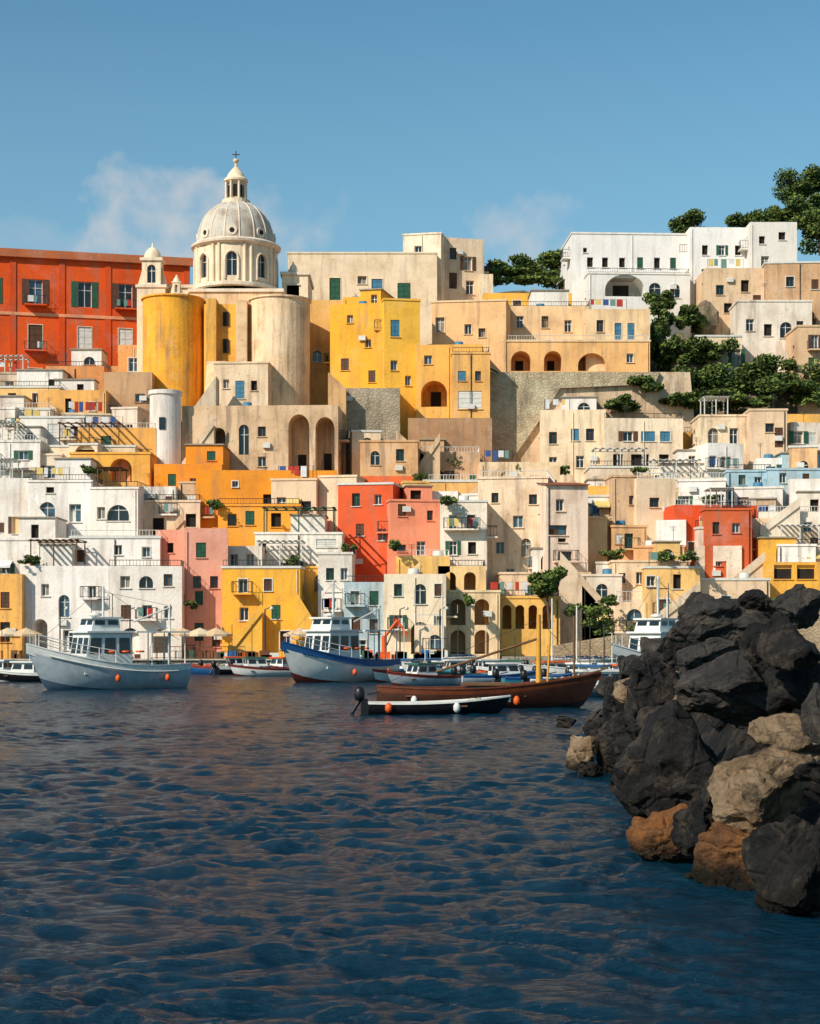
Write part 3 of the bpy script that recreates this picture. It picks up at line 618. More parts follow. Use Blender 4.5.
        for sx in(-1,1):
            mb.face([(sx*w_*1.01,-.2,zb+H*.27),(sx*w_*1.6,-.2,zb+H*.27),(sx*w_*1.05,-.2,zb+H*.6)],cr); mb.face([(sx*w_*1.01,.2,zb+H*.27),(sx*w_*1.6,.2,zb+H*.27),(sx*w_*1.05,.2,zb+H*.6)],cr)
            mb.face([(sx*w_*1.6,-.2,zb+H*.27),(sx*w_*1.6,.2,zb+H*.27),(sx*w_*1.05,.2,zb+H*.6),(sx*w_*1.05,-.2,zb+H*.6)],cr)
        put(mb,'bell_turret')
guard(church)
def tower():
    mb=MB(); d=170.5; r=15.5*d/F; mb.lathe((wx(164,d),d+1,0),[(r*1.05,wz(480,d)),(r,wz(395,d)),(r+.15,wz(394,d)),(r+.15,wz(390,d)),(r-.3,wz(390,d)),(r-.3,wz(393,d)),(.01,wz(393,d))],wall((232,228,220),.7),32,smooth=False)
    mb.box(wx(160,d),wx(166,d),d+1-r-.12,d+1-r+.3,wz(430,d),wz(418,d),glass); mb.obj('round_water_tower',(wx(164,d),d,wz(480,d)))
guard(tower)

# ---------- terrain ----------
def hillz(x,y):
    zl=float(np.interp(y,[136,141.5,142,147,152,163,177,188,198,215,300,380,430],[-6,-6,.4,.6,5,12.5,21,27,33,39,42,20,-8]))
    zr=float(np.interp(y,[136,141.5,142,147,152,163,172,180,183,187,200,215,300,380,430],[-6,-6,.4,.6,3,6.5,11,16,18,30,37,40,42,20,-8]))
    t=min(1,max(0,(x+12)/8)); z=zl*(1-t)+zr*t
    z+=13*math.exp(-((x-54)/17)**2-((y-240)/24)**2)+ (8*math.exp(-((x-14)/12)**2-((y-222)/9)**2))
    z-= max(0,(abs(x)-120))*.25
    if y>150: z+=noise.fractal(Vector((x*.09,y*.09,3)),.8,2,5)*1.0
    return z
m,nt,b=newmat('hillside_earth_and_scrub')
p=posn(nt)
c1=mixc(nt,ramp(nt,noisen(nt,p,.25,8,.7),.45,.6),(.24,.18,.11),(.045,.06,.02))
c2=mixc(nt,ramp(nt,noisen(nt,p,1.1,6,.7),.5,.65,0,.7),c1,(.10,.08,.055))
nt.links.new(c2,b.inputs['Base Color']); b.inputs['Roughness'].default_value=1; bump(nt,b,noisen(nt,p,1.5,8,.7),.8,.5)
hm=m
def land():
    mb=MB(); rows=[]
    ys=list(np.arange(136,260,1.5))+list(np.arange(260,440,10)); xs=list(np.arange(-170,171,2.2))
    for y in ys: rows.append([(x,y,hillz(x,y)) for x in xs])
    mb.grid(rows,hm); mb.obj('hillside_terrain')
    mb=MB(); qm=stone((160,148,130),.8)
    mb.box(-110,8,140,148,-3,1.0,qm); mb.box(-110,8,139.8,140.3,1.0,1.12,wall((200,190,175)))
    mb.box(7.9,16,136,149,-3,1.25,qm)
    mb.obj('harbour_quay',(0,140,0))
    mb=MB()
    pts=[(12,142,2.2),(20,139,3.6),(30,134,5.2),(42,128,6.3),(62,120,7.0),(90,112,7)]
    for (x0,y0,z0),(x1,y1,z1) in zip(pts,pts[1:]):
        s1=stone((160,138,108))
        mb.face([(x0,y0,-3),(x1,y1,-3),(x1,y1,z1),(x0,y0,z0)],s1)
        mb.face([(x0,y0,z0),(x1,y1,z1),(x1,y1+.5,z1),(x0,y0+.5,z0)],wall((200,184,156)))
        mb.face([(x0,y0+.5,z0),(x1,y1+.5,z1),(x1,y1+.5,z1-.9),(x0,y0+.5,z0-.9)],s1)
        mb.face([(x0,y0+.5,z0-.9),(x1,y1+.5,z1-.9),(x1+2,y1+30,z1-.9),(x0,y0+15,z0-.9)],roofm)
    mb.obj('sea_wall_ramp',(30,134,0))
guard(land)

# ---------- vegetation ----------
def leafm(c,n):
    m,nt,b=newmat(n); p=posn(nt)
    c1=mixc(nt,ramp(nt,noisen(nt,p,1.2,3),.35,.65),c,tuple(v*.5 for v in c))
    nt.links.new(c1,b.inputs['Base Color']); b.inputs['Roughness'].default_value=.7; b.inputs['Specular IOR Level'].default_value=.2; return m
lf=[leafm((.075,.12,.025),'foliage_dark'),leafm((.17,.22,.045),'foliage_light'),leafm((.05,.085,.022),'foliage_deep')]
bark=plain('bark',(95,75,58),.9,.4)
def clump(mb,c,r,n,s,ms=None):
    ms=ms or lf
    for _ in range(n):
        v=Vector((random.gauss(0,1),random.gauss(0,1),random.gauss(0,1))).normalized()*(random.random()**.45)
        p=Vector((c[0]+v.x*r[0],c[1]+v.y*r[1],c[2]+v.z*r[2]))
        a=Vector((random.gauss(0,1),random.gauss(0,1),random.gauss(0,1))).normalized(); bq=a.orthogonal().normalized()
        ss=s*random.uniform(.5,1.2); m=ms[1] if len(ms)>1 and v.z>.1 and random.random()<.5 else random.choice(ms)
        mb.face([tuple(p-a*ss),tuple(p+bq*ss*.6),tuple(p+a*ss),tuple(p-bq*ss*.6)],m)
def tree(name,x,y,z,h,r,n=2600):
    mb=MB(); th=h*.35
    top=Vector((x+random.uniform(-.3,.3),y,z+th)); mb.rod((x,y,z-2),tuple(top),.045*h*.5+.1,bark,8,.02*h*.5+.05)
    for i in range(13):
        a=i*2.4; q=top+Vector((math.cos(a)*r*random.uniform(.2,.8),math.sin(a)*r*random.uniform(.2,.8),(h-th)*(random.uniform(.0,.8) if i else .75)))
        mb.rod(tuple(top-Vector((0,0,h*.1))),tuple(q),.04*h*.3,bark,5,.02)
        rr=r*random.uniform(.32,.5); clump(mb,q,(rr,rr,rr*.75),n//13,.22)
    return mb.obj(name,(x,y,z))
def T_(name,px,py_top,py_base,d,rp,n=2600):
    z=wz(py_base,d); tree(name,wx(px,d),d,z,wz(py_top,d)-z,rp*d/F,n)
def mass(name,lst,n,s=.28):
    mb=MB()
    for px,py,d,rx,rz in lst:
        k=d/F; c=(wx(px,d),d,wz(py,d))
        for q in range(9):
            cc=(c[0]+random.uniform(-.8,.8)*rx*k,c[1]+random.uniform(-1,1.5),c[2]+random.uniform(-.7,.7)*rz*k); f=random.uniform(.25,.6)
            clump(mb,cc,(rx*k*f,1.5,rz*k*f),n//9,s)
    mb.obj(name,(wx(lst[0][0],lst[0][2]),lst[0][2],wz(lst[0][1],lst[0][2])))
def veg():
    T_('umbrella_tree',804,168,218,226,28,6500)
    T_('umbrella_tree',842,172,225,226,26,3500)
    T_('oak_tree',686,210,250,225,24,4500)
    T_('oak_tree',768,208,245,224,18,3200); T_('oak_tree',742,214,245,226,15,2400); T_('oak_tree',788,206,245,226,18,3000)
    T_('oak_tree',550,566,606,146.5,17,3800)
    T_('oak_tree',820,206,240,220,20,3000)
    mass('hilltop_shrubs',[(498,272,214,18,10),(520,268,215,24,11),(548,262,215,22,12),(515,277,213,28,8),(545,277,213,28,9),(568,262,218,14,10),(750,220,228,28,9),(785,214,226,28,15),(815,210,222,28,20),(830,232,208,26,18),(810,224,214,20,14)],2600,.3)
    mass('cliff_vegetation',[(663,322,192,14,22),(668,350,190,14,20),(690,318,194,14,16),(700,385,187,30,18),(735,380,187,34,20),(770,372,186,30,18),(670,392,185,20,14),(805,372,186,24,20),(740,400,183,40,8),(625,404,181,18,8),(680,400,182,20,8),(660,300,198,16,10),(690,350,188,16,14),(650,385,182,18,8),(715,352,188,18,12),(780,388,184,30,10),(820,395,184,24,12),(655,340,189,10,16),(725,398,181,26,7)],2500,.27)
    mass('terrace_plants',[(448,500,152,8,4),(295,560,147,10,5),(612,555,154,10,5),(665,556,150,8,5),(420,478,164,8,4),(215,505,158,8,4),(710,500,160,9,4),(90,470,162,8,4),(610,600,146,8,5),(470,600,143,5,6),(560,470,172,8,4),(820,400,176,14,8),(640,470,169,8,3),(190,605,143,5,4),(455,462,172,8,6),(520,470,170,9,4),(575,610,146,9,6),(640,625,140,12,5),(395,545,150,6,5),(598,612,144.5,16,12),(598,628,144.5,16,10),(30,560,146,8,4),(350,548,150,7,4),(690,556,148,9,5),(780,605,140,14,6)],700,.17)
    mb=MB()
    for px,py,w_,h_,d in((708,318,26,34,194.5),(682,345,20,26,190),(690,365,34,20,189),(660,380,30,16,186)):
        k=d/F; X,Y_,Z_=wx(px,d),d+1.5,wz(py,d); rows=[]
        for i in range(9):
            t=math.pi*i/8; row=[]
            for j in range(16):
                a=2*math.pi*j/16; f=1+.35*noise.noise(Vector((math.cos(a)*1.3+px,math.sin(a)*1.3,t*1.4)))
                row.append((X+w_*k*.55*f*math.sin(t)*math.cos(a),Y_+2*f*math.sin(t)*math.sin(a),Z_-h_*k*.55*f*math.cos(t)))
            rows.append(row)
        mb.grid(rows,hm,closed=True,smooth=False)
    mb.obj('cliff_rock_outcrop',(wx(700,190),190,wz(340,190)))
guard(veg)

# ---------- quay furniture ----------
rust=plain('rust',(120,70,45),.8,.5); hw=plain('boat_white',(232,232,226),.35,.18); hb=plain('boat_blue',(40,95,150),.4,.2); hg=plain('boat_grey_blue',(92,112,130),.45,.25)
hlg=plain('boat_light_grey',(182,192,198),.4,.25)
hr=plain('antifoul_red',(140,60,45),.6,.3); hk=plain('boat_black',(28,28,32),.4,.3); hbr=plain('varnished_brown',(110,56,32),.4,.35); hdb=plain('dark_brown_planking',(74,40,26),.5,.4); org=plain('orange_float',(235,95,30),.5,.2); rope=plain('rope',(190,180,150),.9,.2); ylm=plain('yellow_mast',(222,160,60),.5,.2); deckm=plain('deck',(170,150,120),.8,.3); teal=plain('boat_teal',(60,140,150),.4,.2); net=plain('fishing_net',(60,110,90),.95,.5)
def quay():
    for px,py,c in((182,630,0),(200,628,3),(216,631,0),(26,640,0),(170,633,3),(300,640,0),(8,638,3)):
        mb=MB(); d=141.6; x=wx(px,d); z=1.0; cm=plain('umbrella_canvas_%d'%c,[(222,190,150),0,0,(226,206,170)][c],.9,.15)
        mb.rod((x,d,z),(x,d,z+2.6),.04,wood,6)
        for q in range(8):
            a=2*math.pi*q/8;b2=2*math.pi*(q+1)/8; mb.face([(x,d,z+2.7),(x+1.4*math.cos(a),d+1.4*math.sin(a),z+2.15),(x+1.4*math.cos(b2),d+1.4*math.sin(b2),z+2.15)],cm)
            mb.face([(x+1.4*math.cos(a),d+1.4*math.sin(a),z+2.15),(x+1.4*math.cos(a),d+1.4*math.sin(a),z+1.98),(x+1.4*math.cos(b2),d+1.4*math.sin(b2),z+1.98),(x+1.4*math.cos(b2),d+1.4*math.sin(b2),z+2.15)],cm)
        for dx in(-.8,.8):
            mb.box(x+dx-.35,x+dx+.35,d-.35,d+.35,z+.72,z+.76,wood)
            for a in(-.3,.3):
                for b2 in(-.3,.3): mb.rod((x+dx+a,d+b2,z),(x+dx+a,d+b2,z+.72),.03,wood,4)
        mb.obj('cafe_umbrella',(x,d,z))
    mb=MB(); railing(mb,(wx(150,140.4),140.45,1.12),(wx(245,140.4),140.45,1.12),1.0,wood,.4); mb.obj('wooden_railing',(wx(200,140),140.4,1.1))
    for px in(60,130,265,330,400,440):
        mb=MB(); x=wx(px,140.8); mb.rod((x,140.8,1),(x,140.8,5.2),.06,iron,6); mb.rod((x,140.8,5.2),(x+.5,140.8,5.4),.04,iron,5); mb.lathe((x+.55,140.8,5.15),[(.001,0),(.18,.05),(.12,.25),(.001,.3)],frame,8); mb.obj('street_lamp',(x,140.8,1))
    mb=MB(); x=wx(384,139.5); mb.rod((x,140.8,1),(x,140.8,3.0),.22,org,8); mb.rod((x,140.8,2.9),(x+1.1,140.8,4.3),.14,org,6); mb.rod((x+1.1,140.8,4.3),(x+1.9,140.8,3.0),.1,org,6); mb.rod((x+.2,140.8,2.2),(x+.8,140.8,3.6),.06,iron,5); mb.box(x-.5,x+.5,140.4,141.2,1.0,1.7,org); mb.obj('orange_quay_crane',(x,140.8,1))
    mb=MB()
    for q in range(60):
        px=random.uniform(0,470); x=wx(px,140.9); s_=random.uniform(.2,.45); mb.box(x-s_,x+s_,140.7,140.7+s_,1.13,1.13+random.uniform(.3,.8),random.choice([hb,org,wood,net,frame,rust]))
    mb.obj('fishing_crates',(0,140.8,1))
guard(quay)

# ---------- boats ----------
def hull(mb,L,B,H,bow,stern,draft,ml,mh,ms,cap=None,rake=.5,bul=.35,trans=.8):
    n=20;nj=8; rows=[];she=[]
    for i in range(n+1):
        t=i/n
        b_=B/2*(trans+(1-trans)*math.sin(min(1,t/.4)*math.pi/2)) if t<.4 else B/2*(1-((t-.4)/.6)**2.3)
        b_=max(b_,.02); zs=H+bow*t**2.6+stern*(1-t)**2.5; zk=-draft*(1-t**6)
        row=[]
        for j in range(nj+1):
            s_=j/nj; y=b_*(math.sin(s_*math.pi/2)**.75)*(1-.35*(1-s_)*t*t) if j else 0
            z=zk+(zs-zk)*(s_**1.35); x=-L/2+L*t+rake*(s_-.5)*t**4
            row.append((x,y,z))
        rows.append(row); she.append((row[-1],b_,zs))
    mf=lambda i,j: ml if j<3 else (ms if j>=nj-1 else mh)
    mb.grid([[p for p in r] for r in rows],mh,mfun=mf)
    mb.grid([[(p[0],-p[1],p[2]) for p in r][::-1] for r in rows],mh,mfun=lambda i,j: mf(i,nj-1-j))
    mb.face([p for p in rows[0]]+[(p[0],-p[1],p[2]) for p in rows[0][1:]][::-1],mh)
    cap=cap or ms
    for sg in(1,-1):
        top=[];inn=[];dk=[];out=[]
        for (p,b_,zs) in she:
            y=p[1]; yi=max(0.0,y-.12); out.append((p[0],sg*(y+.04),zs)); top.append((p[0],sg*(y+.04),zs+.06)); inn.append((p[0],sg*yi,zs+.06)); dk.append((p[0],sg*yi,zs-bul))
        mb.grid([out,top,inn,dk] if sg>0 else [dk,inn,top,out],cap,smooth=False)
        mb.grid([dk,[(q[0],0,q[2]+.02) for q in dk]] if sg>0 else [[(q[0],0,q[2]+.02) for q in dk],dk],deckm,smooth=False)
    return she
def cabin(mb,x0,x1,w,z0,z1,m,rake=.25,roofm_=None,win=True):
    a=[(x0,-w,z0),(x1,-w,z0),(x1,w,z0),(x0,w,z0)]; w2=w*.92
    b_=[(x0+.05,-w2,z1),(x1-rake,-w2,z1),(x1-rake,w2,z1),(x0+.05,w2,z1)]
    for i in range(4):
        k=(i+1)%4; mb.face([a[i],a[k],b_[k],b_[i]],m)
        if win:
            A=[Vector(q) for q in(a[i],a[k],b_[k],b_[i])]; nrm=(A[1]-A[0]).cross(A[3]-A[0]).normalized()
            L=(A[1]-A[0]).length; nn=max(2,int(L/.7))
            for q in range(nn):
                f0=(q+.12)/nn;f1=(q+.88)/nn; lo,hi=.5,.88
                P_=lambda f,g:A[0].lerp(A[1],f).lerp(A[3].lerp(A[2],f),g)+nrm*.015
                mb.face([P_(f0,lo),P_(f1,lo),P_(f1,hi),P_(f0,hi)],glass)
    mb.box(x0-.12,x1-rake+.2,-w2-.15,w2+.15,z1+.002,z1+.1,roofm_ or m)
def place(mb,name,px,d,yaw,z=0):
    o=mb.obj(name); o.location=(wx(px,d),d,z); o.rotation_euler=(0,0,rad(yaw)); return o
def fend(mb,p,m=None): mb.lathe(p,[(.001,.2),(.06,.18),(.13,.08),(.14,-.08),(.06,-.19),(.001,-.2)],m or org,10)
def trawler(px,d,yaw,ml,mh,ms,L=10,name='fishing_boat',sc_=1,canopy=True,masth=5.5):
    mb=MB(); mb.T=Matrix.Scale(sc_,4)
    sh=hull(mb,L,3.3,1.1,1.3,.2,.5,ml,mh,ms,rake=1.2,bul=.5)
    cabin(mb,-.8,2.0,1.1,.8,3.0,hw,.35,hw)
    cabin(mb,-.2,1.5,.85,3.1,3.75,hw,.2,hw,True)
    for s_ in(-1,1):
        for x in(-3.9,-2.9,-1.9): mb.rod((x,s_*1.2,.7),(x,s_*1.2,3.0),.035,hw,5)
        prev=None
        for i in range(11,21,2):
            (p,b_,zs)=sh[min(i,20)]; q=Vector((p[0]-.1,s_*max(p[1]-.1,.02),zs)); mb.rod(q,q+Vector((0,0,.65)),.025,frame,4)
            if prev: mb.rod(prev+Vector((0,0,.65)),q+Vector((0,0,.65)),.025,frame,4); mb.rod(prev+Vector((0,0,.35)),q+Vector((0,0,.35)),.018,frame,4)
            prev=q
        for i in range(2,18):
            a,b2=sh[i][0],sh[i+1][0]; mb.rod((a[0],s_*(a[1]+.02),a[2]-.3),(b2[0],s_*(b2[1]+.02),b2[2]-.3),.035,ms,5)
    if canopy: mb.box(-4.1,-.92,-1.35,1.35,3.01,3.09,hw)
    mb.rod((.4,0,3.2),(.4,0,masth),.07,hw,6); mb.rod((.4,-.7,masth-.7),(.4,.7,masth-.7),.03,iron,4); mb.rod((.4,0,masth-.1),(4.2,0,2.5),.012,iron,3); mb.rod((.4,0,masth-.1),(-4.2,0,2.6),.012,iron,3)
    mb.rod((.1,.5,3.3),(.1,.5,masth-.4),.025,iron,4); mb.rod((.9,-.4,3.8),(.9,-.4,4.7),.02,iron,4)
    mb.rod((-3.6,0,.9),(-3.6,0,4.6),.07,frame,6); mb.rod((-3.6,0,4.4),(-1.4,0,3.6),.05,frame,6); mb.rod((-3.6,0,4.5),(.4,0,masth-.3),.012,iron,3)
    mb.lathe((1.0,.3,3.86),[(.001,0),(.35,.05),(.35,.15),(.001,.25)],frame,10)
    clump(mb,(-3.0,0,1.1),(.9,.8,.4),300,.1,[net,net,rope,org])
    for q in(-2.6,.4):
        i=int((q+L/2)/L*20); 
        for s_ in(-1,1): fend(mb,(q,s_*(sh[i][0][1]+.16),.6))
    mb.box(2.5,3.0,-.3,.3,1.1,1.55,rust); mb.rod((2.8,-.4,1.5),(2.8,.4,1.5),.14,iron,8)
    for q in range(7): mb.box(-2.6+.1*q,-2.1+.1*q,-.9+.25*q,-.68+.25*q,.75,1.25,random.choice([hb,org,frame,cloths[1]]))
    for q in range(3): mb.lathe((-1.2+.8*q,1.15,2.0),[(.2,-.05),(.27,0),(.2,.05)],org,12)
    return place(mb,name,px,d,yaw)
def outboard(mb,x,z):
    mb.box(x-.25,x+.02,-.1,.1,z-.5,z+.15,hk); mb.lathe((x-.3,0,z+.1),[(.001,-.05),(.17,0),(.21,.15),(.2,.38),(.12,.5),(.001,.52)],hk,12); mb.rod((x-.28,0,z+.1),(x-.62,0,z-.45),.07,hk,8); mb.rod((x-.66,0,z-.42),(x-.58,0,z-.5),.16,hk,8); mb.rod((x,0,z+.3),(x+.5,0,z+.4),.03,hk,5)
def small(px,d,yaw,L,mh,ms,cab=False,name='small_rowing_boat',cover=None):
    mb=MB(); sh=hull(mb,L,L*.34,.5,.35,.05,.25,ms,mh,ms,rake=.5,bul=.22,trans=.8)
    for q in(-.25,0,.25): mb.box(q*L-.12,q*L+.12,-L*.13,L*.13,.36,.42,wood)
    if cab: cabin(mb,-.1*L,.22*L,L*.12,.4,1.25,hw,.3,cover or hw); mb.rod((0,0,1.3),(0,0,random.uniform(2.2,4)),.03,random.choice([iron,wood,frame]),4)
    elif cover: clump(mb,(0,0,.5),(L*.3,L*.12,.22),200,.13,[cover])
    outboard(mb,-L/2,.5); fend(mb,(0,-L*.17-.1,.3),random.choice([org,hw,hb]))
    return place(mb,name,px,d,yaw)
def boats():
    trawler(110,97,216,hg,hlg,hw,L=8.4,sc_=1.06)
    trawler(338,112,228,hr,hw,hb,L=8.2,masth=6.0,sc_=1.1)
    trawler(662,100,228,hb,hw,hw,L=8.4,sc_=1.05,masth=6.2)
    mb=MB(); sh=hull(mb,9.0,2.5,.66,.8,.25,.45,hk,hdb,hbr,cap=hbr,rake=.9,bul=.3,trans=.35)
    mb.rod((2.3,0,.4),(2.3,0,3.9),.13,ylm,8,.09); mb.rod((2.65,.1,.4),(2.8,.1,3.2),.05,ylm,6)
    mb.rod((3.8,0,.9),(3.8,0,3.8),.045,wood,6); mb.rod((4.2,0,1.35),(5.2,0,1.65),.06,wood,6,.03)
    mb.rod((2.3,0,3.7),(4.4,0,1.5),.012,iron,3); mb.rod((2.3,0,3.7),(-4.2,0,1.0),.012,iron,3); mb.rod((2.3,0,2.9),(-2.0,.2,1.5),.06,wood,6); 
    cabin(mb,-.8,1.0,.65,.4,.95,hbr,.15,wood,True)
    for q in(-3.2,-2.2,1.5): mb.box(q-.14,q+.14,-.95,.95,.5,.56,wood)
    for q in(-3,1.2):
        i=int((q+4.5)/9*20); fend(mb,(q,-(sh[i][0][1]+.15),.35),[org,hw][q<0])
    clump(mb,(-2.7,0,.6),(.6,.5,.2),160,.08,[rope,net]); clump(mb,(1.7,0,.75),(.5,.6,.2),120,.1,[org,cloths[1]])
    place(mb,'wooden_sailing_boat',484,71,4)
    mb=MB(); sh=hull(mb,5.3,1.8,.36,.3,.05,.25,hk,hk,hk,cap=hw,rake=.5,bul=.2,trans=.85)
    for q in(-1.5,-.2,1.0): mb.box(q-.13,q+.13,-.75,.75,.3,.35,wood)
    outboard(mb,-2.65,.45)
    for q in(-1.9,.7):
        i=int((q+2.65)/5.3*20); fend(mb,(q,-(sh[i][0][1]+.12),.28),[org,hw][q==.7])
    clump(mb,(1.6,0,.5),(.35,.3,.12),80,.07,[rope])
    place(mb,'motor_dinghy',436,65.5,5)
    small(30,112,170,5.5,hk,hw,True,name='small_motor_boat'); small(2,118,160,5,hw,hb,True,name='small_motor_boat')
    cs=[hw,hb,hw,teal,hw,hk,hw,hbr,hlg]
    for i,(px,d) in enumerate([(252,134),(268,128),(282,134),(205,136),(232,137),(392,132),(404,124),(418,134),(430,126),(446,132),(458,120),(470,130),(486,122),(500,132),(515,118),(530,128),(548,112),(562,122),(580,106),(594,116),(612,104),(620,92),(640,112),(398,112),(425,104),(452,108),(500,106),(570,96),(590,98),(540,100),(605,120),(475,112),(630,100)]):
        small(px,d,random.choice([150,170,200,215,20,240,-30]),random.uniform(4.3,6.2),random.choice(cs),random.choice([hb,hw,teal,hr]),i%2==0,name='small_motor_boat' if i%2==0 else 'small_rowing_boat',cover=random.choice([None,hb,net,org]))
    small(604,84,195,7.2,hg,hw,True,name='small_motor_boat')
    for px,d,h in((450,124,6.2),(585,112,5.0),(560,118,5.6),(676,104,5.6)):
        mb=MB(); hull(mb,7,2.2,.7,.4,.1,.4,hb,hw,hw); mb.rod((.6,0,.4),(.6,0,h),.06,frame,6); mb.rod((.6,0,1.4),(-2.6,0,1.5),.05,frame,6); cabin(mb,-.8,1.4,.6,.5,1.1,hw,.4); mb.rod((.6,0,h),(3.4,0,1.1),.012,iron,3); mb.rod((.6,0,h),(-3.4,0,1),.012,iron,3); clump(mb,(-1,0,1.55),(1.4,.12,.14),120,.1,[hb]); place(mb,'sailing_boat',px,d,200)
guard(boats)

# ---------- rocks ----------
def rockmat(name,c0,c1,c2,patch=.7):
    m,nt,b=newmat(name); p=posn(nt)
    a=mixc(nt,ramp(nt,noisen(nt,p,1.3,9,.68),.4,.62),c0,c1)
    a=mixc(nt,ramp(nt,noisen(nt,p,1.7,9,.78),.51,.62,0,patch),a,c2)
    a=mixc(nt,ramp(nt,noisen(nt,p,14,6,.7),.35,.65,0,.55),a,(.42,.42,.42),'MULTIPLY')
    g=N(nt,'ShaderNodeNewGeometry'); s_=N(nt,'ShaderNodeSeparateXYZ'); nt.links.new(g.outputs['Position'],s_.inputs[0])
    ad=N(nt,'ShaderNodeMath',operation='ADD'); nt.links.new(s_.outputs[2],ad.inputs[0])
    nt.links.new(ramp(nt,noisen(nt,p,2.5,4),0,1,-.35,.35),ad.inputs[1])
    wet=ramp(nt,ad.outputs[0],.15,.4,1,0)
    a=mixc(nt,wet,a,(.018,.013,.007))
    nt.links.new(a,b.inputs['Base Color']); nt.links.new(ramp(nt,wet,0,1,.85,.3),b.inputs['Roughness'])
    b.inputs['Specular IOR Level'].default_value=.25
    ad2=N(nt,'ShaderNodeMath',operation='ADD'); nt.links.new(noisen(nt,p,3.5,10,.75),ad2.inputs[0])
    v=N(nt,'ShaderNodeTexVoronoi',feature='DISTANCE_TO_EDGE'); v.inputs['Scale'].default_value=1.6; nt.links.new(p,v.inputs['Vector']); nt.links.new(ramp(nt,v.outputs['Distance'],0,.05,-.3,0),ad2.inputs[1])
    bump(nt,b,ad2.outputs[0],1.0,.16); return m
rkd=rockmat('basalt_rock',(.010,.0095,.010),(.028,.025,.024),(.11,.083,.058),.75)
rkg=rockmat('grey_rock',(.03,.028,.027),(.075,.066,.058),(.18,.14,.10))
rkt=rockmat('tan_rock',(.24,.15,.08),(.44,.31,.19),(.05,.038,.025),.85)
rko=rockmat('ochre_rock',(.30,.12,.035),(.15,.07,.03),(.03,.022,.015),.85)
def rocks():
    bw=bpy.data.objects.new('rock_breakwater',None); bw.location=(6,30,0); sc.collection.objects.link(bw)
    def boulder(c,r,mat,seed,i,hi=3):
        rs=random.Random(seed); bm=bmesh.new()
        for _ in range(14):
            v=Vector((rs.gauss(0,1),rs.gauss(0,1),rs.gauss(0,1))).normalized(); v*=rs.uniform(.95,1.15)
            bm.verts.new((v.x,v.y,v.z))
        bmesh.ops.convex_hull(bm,input=bm.verts)
        bmesh.ops.delete(bm,geom=[v for v in bm.verts if not v.link_faces],context='VERTS')
        bmesh.ops.bevel(bm,geom=list(bm.edges),offset=.04,segments=1,affect='EDGES',profile=.6)
        bmesh.ops.triangulate(bm,faces=bm.faces)
        for it in range(4):
            lim=(.6,.34,.18,.09)[it] if hi>=3 else (.7,.45,.3,.2)[it]
            es=[e for e in bm.edges if e.calc_length()>lim]
            if es: bmesh.ops.subdivide_edges(bm,edges=es,cuts=1); bmesh.ops.triangulate(bm,faces=[f for f in bm.faces if len(f.verts)>3])
        rt=Matrix.Rotation(rs.uniform(-.5,.5),3,'X')@Matrix.Rotation(rs.uniform(-.4,.4),3,'Y')@Matrix.Rotation(rs.uniform(0,6.28),3,'Z')
        bm.normal_update(); off=Vector((seed*7.3,seed*3.1,0))
        for v in bm.verts:
            n_=noise.fractal(v.co*1.4+off,.6,2,6)*.1
            n_-=max(0,noise.noise(v.co*2.6+off*1.7)-.12)*.28
            v.co+=v.normal*n_
        for v in bm.verts:
            q=rt@v.co; v.co=Vector((q.x*r[0],q.y*r[1],q.z*r[2]))
        me=bpy.data.meshes.new('boulder_%d'%i); bm.to_mesh(me); bm.free(); me.materials.append(mat)
        o=bpy.data.objects.new('boulder_%d'%i,me); sc.collection.objects.link(o); o.location=Vector(c)-Vector(bw.location); o.parent=bw
    RK=[(583,752,42,40,37,rkt),(616,752,46,44,37,rkd),(600,722,38,32,44,rkg),(652,695,74,84,33,rkd),(728,626,100,60,26,rkg),(722,664,74,56,25.2,rkg),(757,690,132,76,23,rkg),(698,768,146,128,23,rkd),
    (800,644,70,70,20,rkd),(806,606,60,44,21,rkg),(797,735,84,66,20.2,rkt),(782,798,120,96,19.8,rkt),(676,842,84,66,22.2,rko),(752,866,104,84,19.7,rko),(806,866,110,110,18,rkd),(802,690,74,56,20.6,rkd),
    (684,655,44,50,30,rkd),(772,648,54,60,22.6,rkd),(670,725,60,60,27,rkd),(626,704,44,56,40,rkd),(640,668,44,38,46,rkg),(700,610,44,40,32,rkg),(655,650,40,36,42,rkg),(610,738,40,34,42,rkd),(760,760,60,60,21.5,rkd),(640,790,60,60,27.5,rkd),(725,835,90,66,21.2,rkd),(590,772,30,20,36,rkd),(660,812,60,54,24.5,rkd),(565,722,24,12,52,rkd),(612,690,30,28,52,rkg),(765,605,54,34,26,rkd),(735,800,60,60,20.8,rkd),(700,880,36,26,20.8,rko),(826,790,60,60,18.8,rkd),(822,720,40,60,19.5,rkg)]
    bi=1
    for px,py,w_,h_,d,m_ in RK:
        k=d/F; boulder((wx(px,d),d+.35*w_*k,wz(py,d)),(w_*k*.52,w_*k*.5,h_*k*.54),m_,bi*13+5,bi); bi+=1
    def edge(y): return float(np.interp(y,[14,19,23,26,37,47,60,70],[6.6,5.0,4.1,3.8,3.7,5.2,7.5,10]))
    def mh_(x,y):
        t=x-edge(y); top=float(np.interp(y,[15,22,30,40,50,60,75],[2.4,2.5,2.4,2.0,1.6,1.1,0])); return min(top,t*1.45-.5)
    rr=random.Random(3)
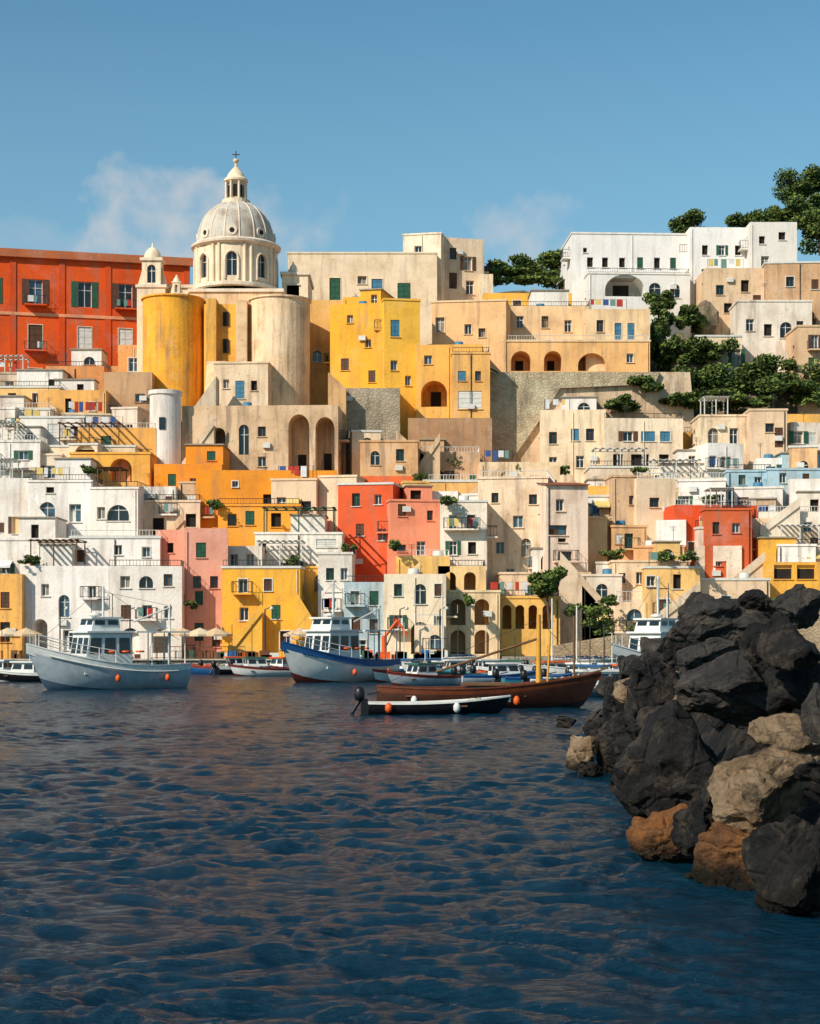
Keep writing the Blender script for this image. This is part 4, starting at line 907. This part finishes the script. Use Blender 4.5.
    for q in range(150):
        y=rr.uniform(15.5,64); x=edge(y)+rr.uniform(.2,1)*rr.choice([2.2,4,9]); s_=rr.uniform(.4,.85)
        z=mh_(x,y)-s_*.2
        if y<29:
            if x<edge(y)+1.6: s_*=.7; y+=1.2
            z-=.45
        boulder((x,y+.3,z),(s_*rr.uniform(.9,1.3),s_*rr.uniform(.8,1.2),s_*rr.uniform(.65,.95)),rr.choice([rkd,rkd,rkd,rkg,rkd,rkt] if y>24 else [rkd,rkd,rkg]),q+700,bi,2); bi+=1
    mb=MB(); rows=[]
    for y in np.arange(10,76,1.0): rows.append([(x,y,max(-2.5,mh_(x,y)-.45 +noise.noise(Vector((x,y,0)))*.25)) for x in np.arange(2,26,.6)])
    mb.grid(rows,rkd); o=mb.obj('rubble_core'); o.parent=bw; o.matrix_parent_inverse=Matrix.Translation(-Vector(bw.location))
guard(rocks)

# ---------- water ----------
def water():
    rs=np.random.RandomState(11)
    ny,nx=900,860
    yy=6*(190/6)**(np.arange(ny)/(ny-1)); uu=np.linspace(-1,1,nx)
    Yg=np.repeat(yy[:,None],nx,1); Xg=uu[None,:]*(0.30*Yg+9)
    dy=np.gradient(yy)[:,None]; Zg=np.zeros_like(Yg)
    wind=rad(84)
    amod=0.85+.25*np.sin(Xg*.21+Yg*.13+1.3)*np.sin(Yg*.17-Xg*.08)+.18*np.sin(Xg*.55-Yg*.35)
    wxp=Xg+.25*np.sin(Yg*1.1+Xg*.6)+.12*np.sin(Xg*2.3+Yg*.9); wyp=Yg+.22*np.sin(Xg*.9-Yg*.5)+.1*np.sin(Xg*2.9+Yg*1.7)
    for i in range(130):
        lam=.12*(1.35/.12)**rs.rand(); a=wind+rs.normal()*.5; kx,ky=math.cos(a)*2*math.pi/lam,math.sin(a)*2*math.pi/lam
        amp=.0058*lam**.88
        fade=np.clip((lam/(dy*abs(math.sin(a))+1e-3)-2.2)/2.5,0,1)
        ph=kx*wxp+ky*wyp+rs.rand()*6.28; s1=np.sin(ph)
        gate=.6+.4*np.sin(Xg*rs.uniform(.3,1.2)+Yg*rs.uniform(.3,1.2)+rs.rand()*6)
        Zg+=amp*fade*gate*(s1+ .22*np.cos(2*ph))*amod*1.5
    co=np.stack([Xg,Yg,Zg],-1).reshape(-1,3)
    idx=np.arange(ny*nx).reshape(ny,nx); q=np.stack([idx[:-1,:-1],idx[:-1,1:],idx[1:,1:],idx[1:,:-1]],-1).reshape(-1,4)
    big=np.array([[-4000,-3000,-.4],[4000,-3000,-.4],[4000,8000,-.4],[-4000,8000,-.4]]); n0=len(co)
    co=np.vstack([co,big]); q=np.vstack([q,[[n0,n0+1,n0+2,n0+3]]])
    me=bpy.data.meshes.new('sea_water'); me.vertices.add(len(co)); me.vertices.foreach_set('co',co.ravel().astype(np.float32))
    me.loops.add(q.size); me.loops.foreach_set('vertex_index',q.ravel().astype(np.int32)); me.polygons.add(len(q)); me.polygons.foreach_set('loop_start',np.arange(0,q.size,4,dtype=np.int32)); me.polygons.foreach_set('use_smooth',np.ones(len(q),bool))
    me.update(calc_edges=True); me.validate()
    m,nt,b=newmat('sea_water'); b.inputs['Base Color'].default_value=(.002,.022,.042,1); b.inputs['Roughness'].default_value=.12; b.inputs['IOR'].default_value=1.20
    p=posn(nt,.8,2.0,1)
    bump(nt,b,noisen(nt,p,4.6,6,.62),1.0,.11)
    me.materials.append(m); o=bpy.data.objects.new('sea_water',me); sc.collection.objects.link(o)
guard(water)
if ERR: raise RuntimeError('\n'.join(ERR))
